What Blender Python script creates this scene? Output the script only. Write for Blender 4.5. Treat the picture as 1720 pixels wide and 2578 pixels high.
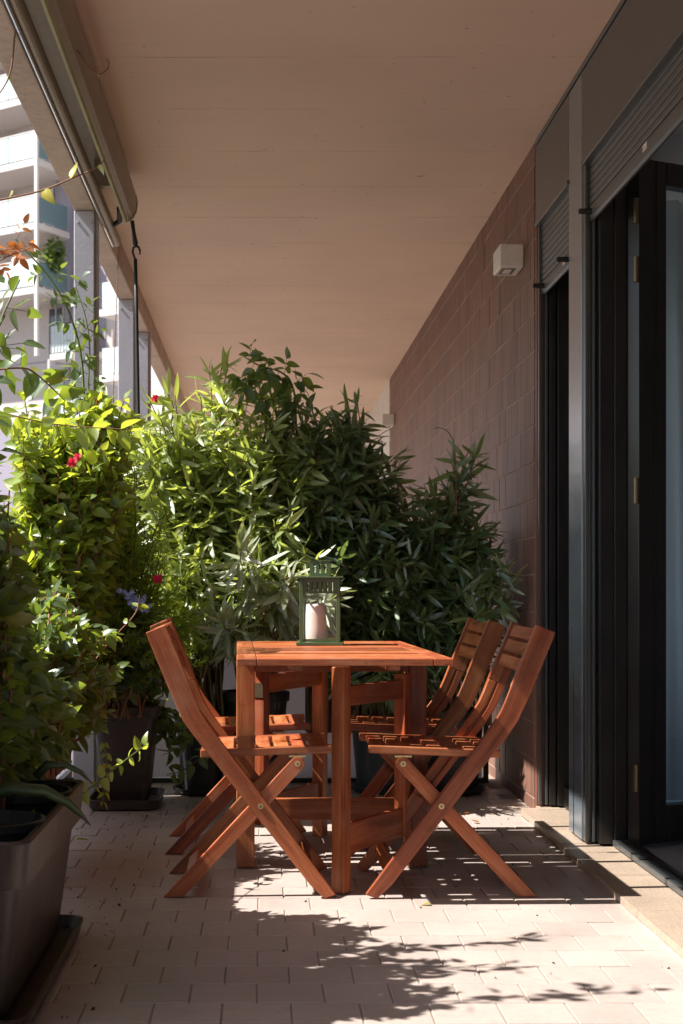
import bpy, math, random
import numpy as np
from mathutils import Vector, Matrix
R = math.radians
random.seed(7)
for o in list(bpy.data.objects): bpy.data.objects.remove(o)
S = bpy.context.scene
C = S.collection
# ------------------------------------------------------------------ camera
F, U0, V0, H = 3560.0, 660.0, 1480.0, 0.924          # focal length in photo pixels, vanishing point, eye height
cd = bpy.data.cameras.new('camera'); cam = bpy.data.objects.new('camera', cd); C.objects.link(cam)
cam.location = (0, 0, H); cam.rotation_euler = (R(90), 0, 0)
cd.sensor_fit = 'VERTICAL'; cd.sensor_height = 36; cd.sensor_width = 24
cd.lens = F/2578*36
cd.shift_x = (860-U0)/2578; cd.shift_y = (V0-1289)/2578
cd.clip_start = .05; cd.clip_end = 600
cd.dof.use_dof = True; cd.dof.focus_distance = 4.7; cd.dof.aperture_fstop = 7.1
S.camera = cam
# ------------------------------------------------------------------ sky, sun, exposure
SUN_EL, SUN_AZ = R(51), R(7)
w = bpy.data.worlds.new('World'); S.world = w; w.use_nodes = True
nt = w.node_tree; bg = nt.nodes['Background']
sky = nt.nodes.new('ShaderNodeTexSky'); sky.sky_type = 'NISHITA'; sky.sun_disc = False
sky.sun_elevation = SUN_EL; sky.sun_rotation = R(263); sky.altitude = 50; sky.dust_density = 1.6
nt.links.new(sky.outputs[0], bg.inputs[0]); bg.inputs[1].default_value = 0.08
sl = bpy.data.lights.new('sun', 'SUN'); sun = bpy.data.objects.new('sun', sl); C.objects.link(sun)
sl.energy = 5.0; sl.angle = R(.5); sl.color = (1, .95, .905)
sd = Vector((math.cos(SUN_EL)*math.cos(SUN_AZ), math.cos(SUN_EL)*math.sin(SUN_AZ), -math.sin(SUN_EL)))
sun.rotation_euler = sd.to_track_quat('-Z', 'Y').to_euler(); sun.location = (-6, 3, 9)
S.view_settings.view_transform = 'Standard'; S.view_settings.look = 'None'
S.view_settings.exposure = 1.2; S.view_settings.gamma = 1
S.render.engine = 'CYCLES'
S.cycles.max_bounces = 10; S.cycles.diffuse_bounces = 5; S.cycles.glossy_bounces = 4
S.cycles.transmission_bounces = 6; S.cycles.transparent_max_bounces = 8
S.cycles.sample_clamp_indirect = 6

def P(u, v, Y): return Vector(((u-U0)/F*Y, Y, H-(v-V0)/F*Y))

# ------------------------------------------------------------------ materials
def nodes(name):
    m = bpy.data.materials.new(name); m.use_nodes = True
    t = m.node_tree; b = t.nodes['Principled BSDF']
    return m, t, b
def N(t, k, **kw):
    n = t.nodes.new('ShaderNode'+k)
    for a, b in kw.items(): setattr(n, a, b)
    return n
def math_n(t, op, a, b=None, c=None):
    n = N(t, 'Math', operation=op)
    for i, x in enumerate((a, b, c)):
        if x is None: continue
        if isinstance(x, (int, float)): n.inputs[i].default_value = x
        else: t.links.new(x, n.inputs[i])
    return n.outputs[0]
def mixc(t, fac, a, b, mode='MIX'):
    n = N(t, 'Mix', data_type='RGBA', blend_type=mode)
    for i, x in ((0, fac), (6, a), (7, b)):
        if isinstance(x, (int, float)): n.inputs[i].default_value = x
        elif isinstance(x, tuple): n.inputs[i].default_value = (*x[:3], 1)
        else: t.links.new(x, n.inputs[i])
    return n.outputs[2]
def noise(t, vec, scale, detail=4, rough=.55, dist=0):
    n = N(t, 'TexNoise'); n.inputs['Scale'].default_value = scale; n.inputs['Detail'].default_value = detail
    n.inputs['Roughness'].default_value = rough; n.inputs['Distortion'].default_value = dist
    if vec is not None: t.links.new(vec, n.inputs['Vector'])
    return n.outputs[0]
def ramp(t, x, stops):
    n = N(t, 'ValToRGB'); e = n.color_ramp.elements
    while len(e) < len(stops): e.new(.5)
    for el, (p, c) in zip(e, stops):
        el.position = p; el.color = (c, c, c, 1) if isinstance(c, (int, float)) else (*c, 1)
    t.links.new(x, n.inputs[0]); return n.outputs[0]
def setb(b, **kw):
    for k, v in kw.items():
        k = {'rough': 'Roughness', 'metal': 'Metallic', 'spec': 'Specular IOR Level', 'coat': 'Coat Weight', 'trans': 'Transmission Weight', 'ior': 'IOR', 'sss': 'Subsurface Weight'}[k]
        b.inputs[k].default_value = v
def bump(t, b, h, strength, dist=.01):
    n = N(t, 'Bump'); n.inputs['Strength'].default_value = strength; n.inputs['Distance'].default_value = dist
    t.links.new(h, n.inputs['Height']); t.links.new(n.outputs[0], b.inputs['Normal'])
def mat(name, col, rough=.5, metal=0., spec=.5, rnd=.0, n1=(6, .12), n2=(60, .06), bmp=None, rvar=.08, dark=None):
    """plain surface with two scales of uneven colour, uneven gloss and fine relief"""
    m, t, b = nodes(name); setb(b, metal=metal, spec=spec)
    g = N(t, 'NewGeometry'); pos = g.outputs['Position']
    a1 = noise(t, pos, n1[0], 5); a2 = noise(t, pos, n2[0], 3)
    f = math_n(t, 'ADD', math_n(t, 'MULTIPLY', math_n(t, 'SUBTRACT', a1, .5), 2*n1[1]*2), math_n(t, 'MULTIPLY', math_n(t, 'SUBTRACT', a2, .5), 2*n2[1]*2))
    if rnd:
        oi = N(t, 'ObjectInfo')
        r = math_n(t, 'FRACT', math_n(t, 'ADD', oi.outputs['Random'], g.outputs['Random Per Island']))
        f = math_n(t, 'ADD', f, math_n(t, 'MULTIPLY', math_n(t, 'SUBTRACT', r, .5), 2*rnd))
    val = math_n(t, 'ADD', f, 1.0)
    hsv = N(t, 'HueSaturation'); hsv.inputs['Color'].default_value = (*col, 1); t.links.new(val, hsv.inputs['Value'])
    c = hsv.outputs[0]
    if dark:
        d = ramp(t, noise(t, pos, dark[0], 6, .7), [(dark[1], 0), (dark[1]+.16, 1)])
        c = mixc(t, math_n(t, 'MULTIPLY', d, dark[2]), c, dark[3])
    t.links.new(c, b.inputs['Base Color'])
    t.links.new(math_n(t, 'ADD', math_n(t, 'MULTIPLY', math_n(t, 'SUBTRACT', a1, .5), rvar*2), rough), b.inputs['Roughness'])
    if bmp: bump(t, b, noise(t, pos, bmp[0], 6, .65), bmp[1], bmp[2] if len(bmp) > 2 else .003)
    return m

def wood_mat(name, c1, c2, c3):
    m, t, b = nodes(name); setb(b, spec=.4)
    at = N(t, 'Attribute', attribute_name='grain'); g = N(t, 'NewGeometry'); oi = N(t, 'ObjectInfo')
    r = math_n(t, 'FRACT', math_n(t, 'ADD', math_n(t, 'MULTIPLY', oi.outputs['Random'], 3.7), g.outputs['Random Per Island']))
    off = N(t, 'CombineXYZ'); t.links.new(math_n(t, 'MULTIPLY', r, 37), off.inputs[0]); t.links.new(math_n(t, 'MULTIPLY', r, 11), off.inputs[1])
    vm = N(t, 'VectorMath', operation='ADD'); t.links.new(at.outputs['Vector'], vm.inputs[0]); t.links.new(off.outputs[0], vm.inputs[1])
    mp = N(t, 'Mapping'); mp.inputs['Scale'].default_value = (2.2, 34, 34); t.links.new(vm.outputs[0], mp.inputs[0])
    a = noise(t, mp.outputs[0], 1.0, 6, .6, .6)
    mp2 = N(t, 'Mapping'); mp2.inputs['Scale'].default_value = (9, 260, 260); t.links.new(vm.outputs[0], mp2.inputs[0])
    fine = noise(t, mp2.outputs[0], 1.0, 3, .6)
    col = ramp(t, a, [(.28, c1), (.5, c2), (.75, c3)])
    col = mixc(t, math_n(t, 'MULTIPLY', ramp(t, fine, [(.5, 0), (.72, 1)]), .42), col, tuple(x*.42 for x in c1))
    wn = noise(t, g.outputs['Position'], 7, 6, .65)
    col = mixc(t, math_n(t, 'MULTIPLY', ramp(t, wn, [(.48, 0), (.70, 1)]), .38), col, (.44, .22, .125))
    col = mixc(t, math_n(t, 'MULTIPLY', ramp(t, noise(t, g.outputs['Position'], 23, 5, .7), [(.58, 0), (.70, 1)]), .35), col, (.09, .025, .012))
    hsv = N(t, 'HueSaturation'); t.links.new(col, hsv.inputs['Color'])
    t.links.new(math_n(t, 'ADD', math_n(t, 'MULTIPLY', math_n(t, 'FRACT', math_n(t, 'MULTIPLY', r, 7.3)), .014), .493), hsv.inputs['Hue'])
    t.links.new(math_n(t, 'ADD', math_n(t, 'MULTIPLY', r, .7), .62), hsv.inputs['Value'])
    t.links.new(hsv.outputs[0], b.inputs['Base Color'])
    wear = noise(t, g.outputs['Position'], 14, 5)
    t.links.new(ramp(t, wear, [(.3, .34), (.7, .52)]), b.inputs['Roughness'])
    bump(t, b, fine, .18, .002)
    return m

def leaf_mat(name, col, col2, trans, rib=.35, rough=.38, tmix=.38, rnd=.5, ribc=(.30, .34, .14), coat=0.):
    m, t, b = nodes(name); setb(b, spec=.8, rough=rough, coat=coat); b.inputs['Coat Roughness'].default_value = .38; b.inputs['Coat IOR'].default_value = 1.6
    g = N(t, 'NewGeometry'); oi = N(t, 'ObjectInfo')
    r = math_n(t, 'FRACT', math_n(t, 'ADD', math_n(t, 'MULTIPLY', oi.outputs['Random'], 5.3), g.outputs['Random Per Island']))
    c = mixc(t, r, col, col2)
    yl = ramp(t, r, [(.90, 0), (.94, 1)])
    c = mixc(t, math_n(t, 'MULTIPLY', yl, rnd), c, (.26, .22, .035))
    uv = N(t, 'UVMap'); sx = N(t, 'SeparateXYZ'); t.links.new(uv.outputs[0], sx.inputs[0])
    d = math_n(t, 'ABSOLUTE', math_n(t, 'SUBTRACT', sx.outputs[1], .5))
    ribm = ramp(t, d, [(.03, 1), (.09, 0)])
    vein = math_n(t, 'FRACT', math_n(t, 'ADD', math_n(t, 'MULTIPLY', sx.outputs[0], 9), math_n(t, 'MULTIPLY', d, -7)))
    veinm = ramp(t, vein, [(.0, .22), (.16, 0)])
    rm = math_n(t, 'MAXIMUM', ribm, veinm)
    c = mixc(t, math_n(t, 'MULTIPLY', rm, rib), c, ribc)
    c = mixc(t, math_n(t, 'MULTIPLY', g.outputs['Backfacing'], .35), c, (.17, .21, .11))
    t.links.new(c, b.inputs['Base Color'])
    tr = N(t, 'BsdfTranslucent'); t.links.new(mixc(t, .75, c, trans), tr.inputs[0])
    mx = N(t, 'MixShader'); mx.inputs[0].default_value = tmix
    t.links.new(b.outputs[0], mx.inputs[1]); t.links.new(tr.outputs[0], mx.inputs[2])
    t.links.new(mx.outputs[0], t.nodes['Material Output'].inputs[0])
    return m

def ceiling_mat():
    m, t, b = nodes('painted board-marked concrete'); setb(b, spec=.25, rough=.75)
    g = N(t, 'NewGeometry'); pos = g.outputs['Position']; s = N(t, 'SeparateXYZ'); t.links.new(pos, s.inputs[0])
    st = N(t, 'Mapping'); st.inputs['Scale'].default_value = (.5, 6, 1); t.links.new(pos, st.inputs[0])
    wob = noise(t, st.outputs[0], 1, 4)
    y = math_n(t, 'ADD', math_n(t, 'DIVIDE', s.outputs[1], .531), math_n(t, 'MULTIPLY', wob, .05))
    fr = math_n(t, 'FRACT', math_n(t, 'ADD', y, .72))
    line = ramp(t, fr, [(0, 1), (.022, 0)])
    st2 = N(t, 'Mapping'); st2.inputs['Scale'].default_value = (1.6, 2.0, 1); t.links.new(pos, st2.inputs[0])
    mask = ramp(t, noise(t, st2.outputs[0], 1.5, 5, .7), [(.42, 0), (.58, 1)])
    line = math_n(t, 'MULTIPLY', line, mask)
    st3 = N(t, 'Mapping'); st3.inputs['Scale'].default_value = (3, 60, 1); t.links.new(pos, st3.inputs[0])
    streak = noise(t, st3.outputs[0], 1, 4, .6)
    big = noise(t, pos, 1.1, 4)
    v = math_n(t, 'ADD', math_n(t, 'MULTIPLY', math_n(t, 'SUBTRACT', big, .5), .34), math_n(t, 'ADD', math_n(t, 'MULTIPLY', math_n(t, 'SUBTRACT', streak, .5), .12), 1.0))
    hs = N(t, 'HueSaturation'); hs.inputs['Color'].default_value = (.61, .45, .35, 1); t.links.new(v, hs.inputs['Value'])
    spots = ramp(t, noise(t, pos, 5.5, 7, .75), [(.70, 0), (.76, 1)])
    c = mixc(t, math_n(t, 'MULTIPLY', spots, .35), hs.outputs[0], (.22, .15, .1))
    pit = ramp(t, noise(t, pos, 28, 2, .5), [(.735, 0), (.76, 1)])
    c = mixc(t, math_n(t, 'MULTIPLY', pit, .55), c, (.14, .09, .06))
    c = mixc(t, math_n(t, 'MULTIPLY', line, .6), c, (.2, .14, .10))
    t.links.new(c, b.inputs['Base Color'])
    bump(t, b, math_n(t, 'SUBTRACT', math_n(t, 'ADD', math_n(t, 'MULTIPLY', streak, .5), math_n(t, 'MULTIPLY', noise(t, pos, 90, 4), .25)), math_n(t, 'MULTIPLY', line, 1.2)), .35, .004)
    return m

def glass_mat(name, tint=(1, 1, 1), rough=.0, refl=1.0):
    """thin window glass: see-through with a fresnel reflection"""
    m, t, b = nodes(name)
    tr = N(t, 'BsdfTransparent'); tr.inputs[0].default_value = (*tint, 1)
    gl = N(t, 'BsdfGlossy'); gl.inputs['Roughness'].default_value = rough
    fr = N(t, 'LayerWeight'); p5 = math_n(t, 'POWER', fr.outputs['Facing'], 5)
    mx = N(t, 'MixShader'); t.links.new(math_n(t, 'MULTIPLY', math_n(t, 'ADD', math_n(t, 'MULTIPLY', p5, .9), .045), refl), mx.inputs[0])
    t.links.new(tr.outputs[0], mx.inputs[1]); t.links.new(gl.outputs[0], mx.inputs[2])
    t.links.new(mx.outputs[0], t.nodes['Material Output'].inputs[0])
    return m
def cloth_mat(name, col, tl=.4):
    m, t, b = nodes(name); setb(b, rough=.9, spec=.1)
    b.inputs['Base Color'].default_value = (*col, 1)
    tr = N(t, 'BsdfTranslucent'); tr.inputs[0].default_value = (*col, 1)
    mx = N(t, 'MixShader'); mx.inputs[0].default_value = tl
    t.links.new(b.outputs[0], mx.inputs[1]); t.links.new(tr.outputs[0], mx.inputs[2])
    t.links.new(mx.outputs[0], t.nodes['Material Output'].inputs[0])
    return m

M = {}
M['tile'] = mat('glazed terracotta floor tile', (.44, .365, .32), .42, rnd=.06, n1=(3.5, .13), n2=(45, .07), bmp=(35, .12), dark=(7, .57, .5, (.26, .20, .15)))
M['grout'] = mat('cement grout', (.30, .235, .185), .9, n1=(8, .2), bmp=(120, .4))
M['ceiling'] = ceiling_mat()
M['beam'] = mat('bare concrete', (.46, .36, .29), .85, n1=(3, .22), n2=(30, .14), bmp=(40, .5, .006), dark=(22, .64, .6, (.14, .10, .08)))
M['brick'] = mat('brown stoneware wall tile', (.215, .112, .080), .58, spec=.3, rnd=.13, n1=(4, .14), n2=(50, .06), bmp=(26, .14))
def streaks(m, scale, amount):
    t = m.node_tree; b = t.nodes['Principled BSDF']; l = b.inputs['Base Color'].links[0].from_socket
    g = N(t, 'NewGeometry'); mp = N(t, 'Mapping'); mp.inputs['Scale'].default_value = scale; t.links.new(g.outputs['Position'], mp.inputs[0])
    f = ramp(t, noise(t, mp.outputs[0], 1, 5, .6), [(.3, 1-amount), (.7, 1+amount*.4)])
    t.links.new(mixc(t, 1.0, l, f, 'MULTIPLY'), b.inputs['Base Color'])
streaks(M['brick'], (1, 60, 1.2), .45)
M['mortar'] = mat('pink grey mortar', (.38, .255, .20), .9, n1=(8, .2))
M['brickedge'] = mat('red brown tile edge', (.20, .075, .045), .5, n1=(9, .2))
M['metal'] = mat('dark grey lacquered cladding', (.094, .102, .104), .30, metal=.3, n1=(3, .10), n2=(30, .05), rvar=.06, bmp=(4, .04, .01))
M['pillar'] = mat('sky-tinted pillar metal', (.21, .25, .28), .22, metal=.4, n1=(3, .10), n2=(30, .05), bmp=(5, .05, .01))  # cladding metal lightened and blued, sky reflection put into the colour
M['shutter'] = mat('grey shutter slat', (.085, .086, .084), .42, metal=.2, rnd=.05)
M['black'] = mat('black lacquered window frame', (.018, .016, .015), .32, n1=(6, .2))
M['blackmat'] = mat('black rubber', (.012, .012, .012), .6)
M['brass'] = mat('dull brass hardware', (.52, .42, .22), .35, metal=.9, n1=(40, .2))
M['hinge'] = mat('bronze hinge', (.20, .15, .09), .4, metal=.8)
M['steel'] = mat('brushed silver awning bar', (.62, .60, .57), .28, metal=.9, n1=(6, .15))
M['awn'] = mat('weathered beige awning housing', (.235, .185, .13), .42, metal=.3, n1=(3, .2), n2=(40, .1), dark=(20, .6, .4, (.12, .10, .05)))
M['awn2'] = mat('olive awning fabric edge', (.28, .26, .13), .6, n1=(5, .2))
M['post'] = mat('lavender grey painted post', (.43, .41, .44), .5, n1=(4, .10), n2=(60, .08), bmp=(90, .25, .003), dark=(40, .66, .4, (.2, .17, .16)))
M['stone'] = mat('speckled beige granite', (.38, .295, .22), .38, n1=(6, .10), n2=(140, .32), dark=(160, .6, .5, (.14, .11, .09)))
M['white'] = mat('white lacquer', (.74, .72, .70), .45, n1=(3, .05))
M['lamp'] = mat('off white lamp housing', (.66, .62, .57), .4, n1=(8, .06))
M['screen'] = mat('white partition panel', (.72, .71, .74), .35, n1=(2, .05), dark=(30, .72, .3, (.3, .25, .2)))
def opal(m, col, k):
    t = m.node_tree; b = t.nodes['Principled BSDF']; tr = N(t, 'BsdfTranslucent'); tr.inputs[0].default_value = (*col, 1)
    mx = N(t, 'MixShader'); mx.inputs[0].default_value = k
    t.links.new(b.outputs[0], mx.inputs[1]); t.links.new(tr.outputs[0], mx.inputs[2]); t.links.new(mx.outputs[0], t.nodes['Material Output'].inputs[0])
opal(M['screen'], (.74, .74, .78), .45)
M['plastic'] = mat('brown plastic planter', (.048, .032, .025), .40, n1=(5, .25), n2=(60, .12), rvar=.15, bmp=(50, .12), dark=(9, .54, .55, (.14, .115, .095)))
M['plasticd'] = mat('charcoal plastic pot', (.022, .021, .022), .45, n1=(6, .2))
M['plasticg'] = mat('blue grey plastic pot', (.035, .048, .052), .4, n1=(6, .2))
M['soil'] = mat('potting soil', (.035, .024, .016), .95, n1=(20, .4), n2=(120, .3), bmp=(60, 1, .02))
M['wood'] = wood_mat('oiled red eucalyptus', (.165, .036, .011), (.36, .094, .029), (.54, .195, .08))
M['green'] = mat('olive green lantern lacquer', (.075, .115, .045), .38, n1=(20, .1))
M['glass'] = glass_mat('clear lantern glass')
M['paneglass'] = glass_mat('window glass', (.95, .98, .99), 0, 1.3)
M['stem'] = mat('brown plant stem', (.15, .10, .05), .7, n1=(20, .25))
M['gstem'] = mat('green plant stem', (.11, .15, .04), .6, n1=(20, .25))
M['rstem'] = mat('reddish vine stem', (.20, .085, .04), .6, n1=(20, .25))
M['roomwall'] = mat('white plaster', (.70, .67, .65), .8, n1=(2, .05))
M['roomfloor'] = mat('grey room floor', (.20, .20, .22), .5, n1=(4, .1))
M['curtain'] = cloth_mat('pale blue sheer curtain', (.84, .89, .91), .62)
M['ground'] = mat('street asphalt and paving', (.16, .15, .14), .9, n1=(.2, .2))
M['bwall'] = mat('pale lavender facade', (.55, .485, .46), .7, n1=(.15, .06), n2=(3, .03))
M['bwall2'] = mat('purple grey facade panel', (.30, .27, .32), .6, n1=(.15, .06), n2=(3, .03))
M['bwhite'] = mat('white balcony slab', (.66, .62, .59), .7, n1=(.2, .05))
M['bglass'] = mat('frosted white balustrade glass', (.58, .68, .67), .25, n1=(.4, .04))
M['bglass2'] = mat('blue tinted glass', (.16, .25, .28), .08, spec=.8, n1=(.4, .1))
M['bdark'] = mat('dark window glass', (.05, .06, .075), .06, spec=.8, n1=(.4, .1))
M['ole'] = leaf_mat('oleander leaf', (.14, .20, .06), (.31, .36, .155), (.88, 1.0, .12), rib=.6, rough=.46, tmix=.36, rnd=.5, ribc=(.42, .46, .26), coat=.6)  # sunlit copy of the leaf, sun brightness put into the colour
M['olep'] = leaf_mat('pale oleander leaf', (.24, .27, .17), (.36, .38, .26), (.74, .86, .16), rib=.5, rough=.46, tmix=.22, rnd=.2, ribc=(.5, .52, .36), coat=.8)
M['ole_shade'] = leaf_mat('shade-toned oleander leaf', (.058, .122, .052), (.17, .235, .105), (.50, .70, .09), rib=.4, rough=.32, tmix=.22, rnd=.3, ribc=(.2, .26, .14), coat=.8)  # copy of the leaf for shaded shrubs, shade put into the colour
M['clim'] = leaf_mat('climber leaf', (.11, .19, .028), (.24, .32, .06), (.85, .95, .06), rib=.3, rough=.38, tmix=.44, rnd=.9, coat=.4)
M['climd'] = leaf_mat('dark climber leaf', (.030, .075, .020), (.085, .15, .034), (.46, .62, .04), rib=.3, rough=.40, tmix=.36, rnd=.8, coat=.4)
M['rose'] = leaf_mat('rose leaf', (.038, .085, .040), (.085, .14, .035), (.34, .46, .03), rib=.3, rough=.42, tmix=.38, rnd=.2)
M['redleaf'] = leaf_mat('young red leaf', (.24, .05, .018), (.34, .13, .02), (.75, .22, .03), rib=.3, rough=.4, tmix=.4, rnd=.2)
M['yleaf'] = leaf_mat('yellow leaf', (.40, .38, .03), (.52, .44, .04), (.7, .6, .03), rib=.3, tmix=.3, rnd=0)
M['petal'] = leaf_mat('crimson petal', (.62, .012, .045), (.75, .02, .09), (.9, .03, .1), rib=0, rough=.6, tmix=.35, rnd=0)
M['bluepetal'] = leaf_mat('pale blue petal', (.36, .40, .70), (.46, .50, .78), (.5, .55, .9), rib=0, rough=.6, tmix=.35, rnd=0)
M['aloe'] = mat('thick green leaf', (.045, .075, .03), .45, n1=(20, .3), n2=(90, .2))
M['ornament'] = mat('pale matt ornament', (.36, .32, .27), .7, n1=(40, .2))
m_, t_, b_ = nodes('candle wax'); b_.inputs['Base Color'].default_value = (.80, .66, .58, 1); setb(b_, rough=.5, sss=.35)
b_.inputs['Subsurface Radius'].default_value = (.03, .015, .01); M['wax'] = m_
def sticker_mat():
    m, t, b = nodes('printed sticker'); setb(b, rough=.5)
    uv = N(t, 'TexCoord'); s = N(t, 'SeparateXYZ'); t.links.new(uv.outputs['Object'], s.inputs[0])
    a = ramp(t, math_n(t, 'FRACT', math_n(t, 'MULTIPLY', s.outputs[2], 75)), [(.45, 0), (.5, 1)])
    c = ramp(t, math_n(t, 'FRACT', math_n(t, 'MULTIPLY', s.outputs[1], 40)), [(.35, 0), (.4, 1)])
    k = math_n(t, 'MULTIPLY', a, c)
    t.links.new(mixc(t, k, (.62, .60, .56), (.62, .22, .06)), b.inputs['Base Color']); return m
M['sticker'] = sticker_mat()

# ------------------------------------------------------------------ mesh helpers
class MB:
    def __init__(s): s.v = []; s.f = []; s.g = []; s.uv = None; s.smooth = False
    def add(s, vs, fs, grain=None):
        b = len(s.v); s.v += [tuple(x) for x in vs]; s.f += [tuple(i+b for i in f) for f in fs]
        s.g += [tuple(x) for x in (grain if grain is not None else vs)]
        return s
    def box(s, x0, x1, y0, y1, z0, z1, axis=None):
        vs = [(x, y, z) for x in (x0, x1) for y in (y0, y1) for z in (z0, z1)]
        fs = [(0, 1, 3, 2), (4, 6, 7, 5), (0, 4, 5, 1), (2, 3, 7, 6), (0, 2, 6, 4), (1, 5, 7, 3)]
        d = (x1-x0, y1-y0, z1-z0); a = axis if axis is not None else max(range(3), key=lambda i: abs(d[i]))
        g = [(p[a], p[(a+1) % 3], p[(a+2) % 3]) for p in vs]
        return s.add(vs, fs, g)
    def obox(s, c, ax, ay, az, hx, hy, hz):
        """box along given unit axes; grain along ax"""
        vs = []; g = []
        for i in (-1, 1):
            for j in (-1, 1):
                for k in (-1, 1):
                    vs.append(Vector(c)+ax*hx*i+ay*hy*j+az*hz*k); g.append((hx*i, hy*j, hz*k))
        return s.add(vs, [(0, 1, 3, 2), (4, 6, 7, 5), (0, 4, 5, 1), (2, 3, 7, 6), (0, 2, 6, 4), (1, 5, 7, 3)], g)
    def prism(s, poly, y0, y1, gdir=None):
        """polygon in x,z extruded along y"""
        n = len(poly); vs = [(p[0], y0, p[1]) for p in poly]+[(p[0], y1, p[1]) for p in poly]
        fs = [tuple(range(n)), tuple(range(2*n-1, n-1, -1))]+[(i+n, (i+1) % n+n, (i+1) % n, i) for i in range(n)]
        g = None
        if gdir:
            d = Vector(gdir).normalized()
            g = [(p[0]*d.x+p[2]*d.y, -p[0]*d.y+p[2]*d.x, p[1]) for p in vs]
        return s.add(vs, fs, g)
    def strip(s, pts, hw, y0, y1, off=0):
        """plank following a centre line in x,z; half widths hw; offset sideways"""
        n = len(pts); P_ = [Vector(p) for p in pts]; L = []; Rr = []; acc = [0]
        for i in range(n):
            d = (P_[min(i+1, n-1)]-P_[max(i-1, 0)]).normalized(); nn = Vector((-d.y, d.x))
            L.append(P_[i]+nn*(hw[i]+off)); Rr.append(P_[i]-nn*(hw[i]-off))
            if i: acc.append(acc[-1]+(P_[i]-P_[i-1]).length)
        vs = []; g = []
        for i in range(n):
            for q, sgn in ((L[i], 1), (Rr[i], -1)):
                for y in (y0, y1): vs.append((q.x, y, q.y)); g.append((acc[i], sgn*hw[i]+off, y))
        fs = []
        for i in range(n-1):
            a, b = 4*i, 4*i+4
            fs += [(a, b, b+1, a+1), (a+2, a+3, b+3, b+2), (a, a+2, b+2, b), (a+1, b+1, b+3, a+3)]
        e = 4*(n-1); fs += [(0, 1, 3, 2), (e, e+2, e+3, e+1)]
        return s.add(vs, fs, g)
    def tube(s, pts, rad, n=6, cap=True):
        P_ = [Vector(p) for p in pts]; k = len(P_); vs = []; g = []
        r = rad if isinstance(rad, (list, tuple)) else [rad]*k
        ref = Vector((0, 0, 1)) if abs((P_[-1]-P_[0]).normalized().z) < .9 else Vector((0, 1, 0))
        acc = 0
        for i in range(k):
            d = (P_[min(i+1, k-1)]-P_[max(i-1, 0)]).normalized()
            a = d.cross(ref).normalized(); b = a.cross(d)
            if i: acc += (P_[i]-P_[i-1]).length
            for j in range(n):
                th = 2*math.pi*j/n; vs.append(P_[i]+(a*math.cos(th)+b*math.sin(th))*r[i]); g.append((acc, r[i]*math.cos(th), r[i]*math.sin(th)))
        fs = [(i*n+j, i*n+(j+1) % n, (i+1)*n+(j+1) % n, (i+1)*n+j) for i in range(k-1) for j in range(n)]
        if cap: fs += [tuple(range(n-1, -1, -1)), tuple(range((k-1)*n, k*n))]
        return s.add(vs, fs, g)
    def lathe(s, prof, n=24, c=(0, 0, 0)):
        k = len(prof); vs = [(c[0]+r*math.cos(2*math.pi*j/n), c[1]+r*math.sin(2*math.pi*j/n), c[2]+z) for r, z in prof for j in range(n)]
        fs = [(i*n+j, i*n+(j+1) % n, (i+1)*n+(j+1) % n, (i+1)*n+j) for i in range(k-1) for j in range(n)]
        fs += [tuple(range(n-1, -1, -1)), tuple(range((k-1)*n, k*n))]
        return s.add(vs, fs)
    def rings(s, rings, close=True):
        n = len(rings[0]); b = [tuple(p) for r in rings for p in r]
        fs = [(i*n+j, i*n+(j+1) % n, (i+1)*n+(j+1) % n, (i+1)*n+j) for i in range(len(rings)-1) for j in range(n)]
        if close: fs += [tuple(range(n-1, -1, -1)), tuple(range((len(rings)-1)*n, len(rings)*n))]
        return s.add(b, fs)
    def mesh(s, name, mt, smooth=False, grain=False):
        me = bpy.data.meshes.new(name); me.from_pydata(s.v, [], s.f); me.materials.append(mt)
        if grain:
            a = me.attributes.new('grain', 'FLOAT_VECTOR', 'POINT'); a.data.foreach_set('vector', np.array(s.g, dtype=np.float32).ravel())
        if smooth: me.shade_smooth()
        me.update(); return me

def link(o, parent=None):
    C.objects.link(o)
    if parent: o.parent = parent
    return o
def tag(o, label=None, cat=None, group=None, kind=None):
    for k, v in (('label', label), ('category', cat), ('group', group), ('kind', kind)):
        if v: o[k] = v
    return o
def obj(name, mb, mt, parent=None, smooth=False, bevel=0, seg=2, grain=None):
    m = M[mt]
    me = mb.mesh(name, m, smooth, mt == 'wood' if grain is None else grain)
    o = link(bpy.data.objects.new(name, me), parent)
    if parent is not None and parent.type == 'MESH' and parent.get('_w'): pass
    if bevel:
        b = o.modifiers.new('bevel', 'BEVEL'); b.width = bevel; b.segments = seg; b.limit_method = 'ANGLE'; b.angle_limit = R(40); b.harden_normals = False
    return o
def empty(name, loc=(0, 0, 0), rz=0, parent=None):
    o = bpy.data.objects.new(name, None); o.empty_display_size = .1; o.location = loc; o.rotation_euler.z = rz
    return link(o, parent)
def inst(name, me, loc, parent=None, rot=None):
    o = bpy.data.objects.new(name, me); o.location = loc
    if rot: o.rotation_euler = rot
    return link(o, parent)
def copy_tree(o, parent=None):
    c = o.copy(); link(c, parent)
    for ch in o.children: copy_tree(ch, c)
    return c
def B(name, mt, x0, x1, y0, y1, z0, z1, parent=None, bevel=0, axis=None):
    return obj(name, MB().box(x0, x1, y0, y1, z0, z1, axis), mt, parent, bevel=bevel)
def tile_mesh(name, a, b, h, ch, mt, rz=0):
    """pillow-edged tile a by b, top at z=0"""
    pts = []
    for (k, z) in ((0, -h), (0, -ch), (ch, 0)):
        pts.append([(-a/2+k, -b/2+k, z), (a/2-k, -b/2+k, z), (a/2-k, b/2-k, z), (-a/2+k, b/2-k, z)])
    m = MB().rings(pts); return m

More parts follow.
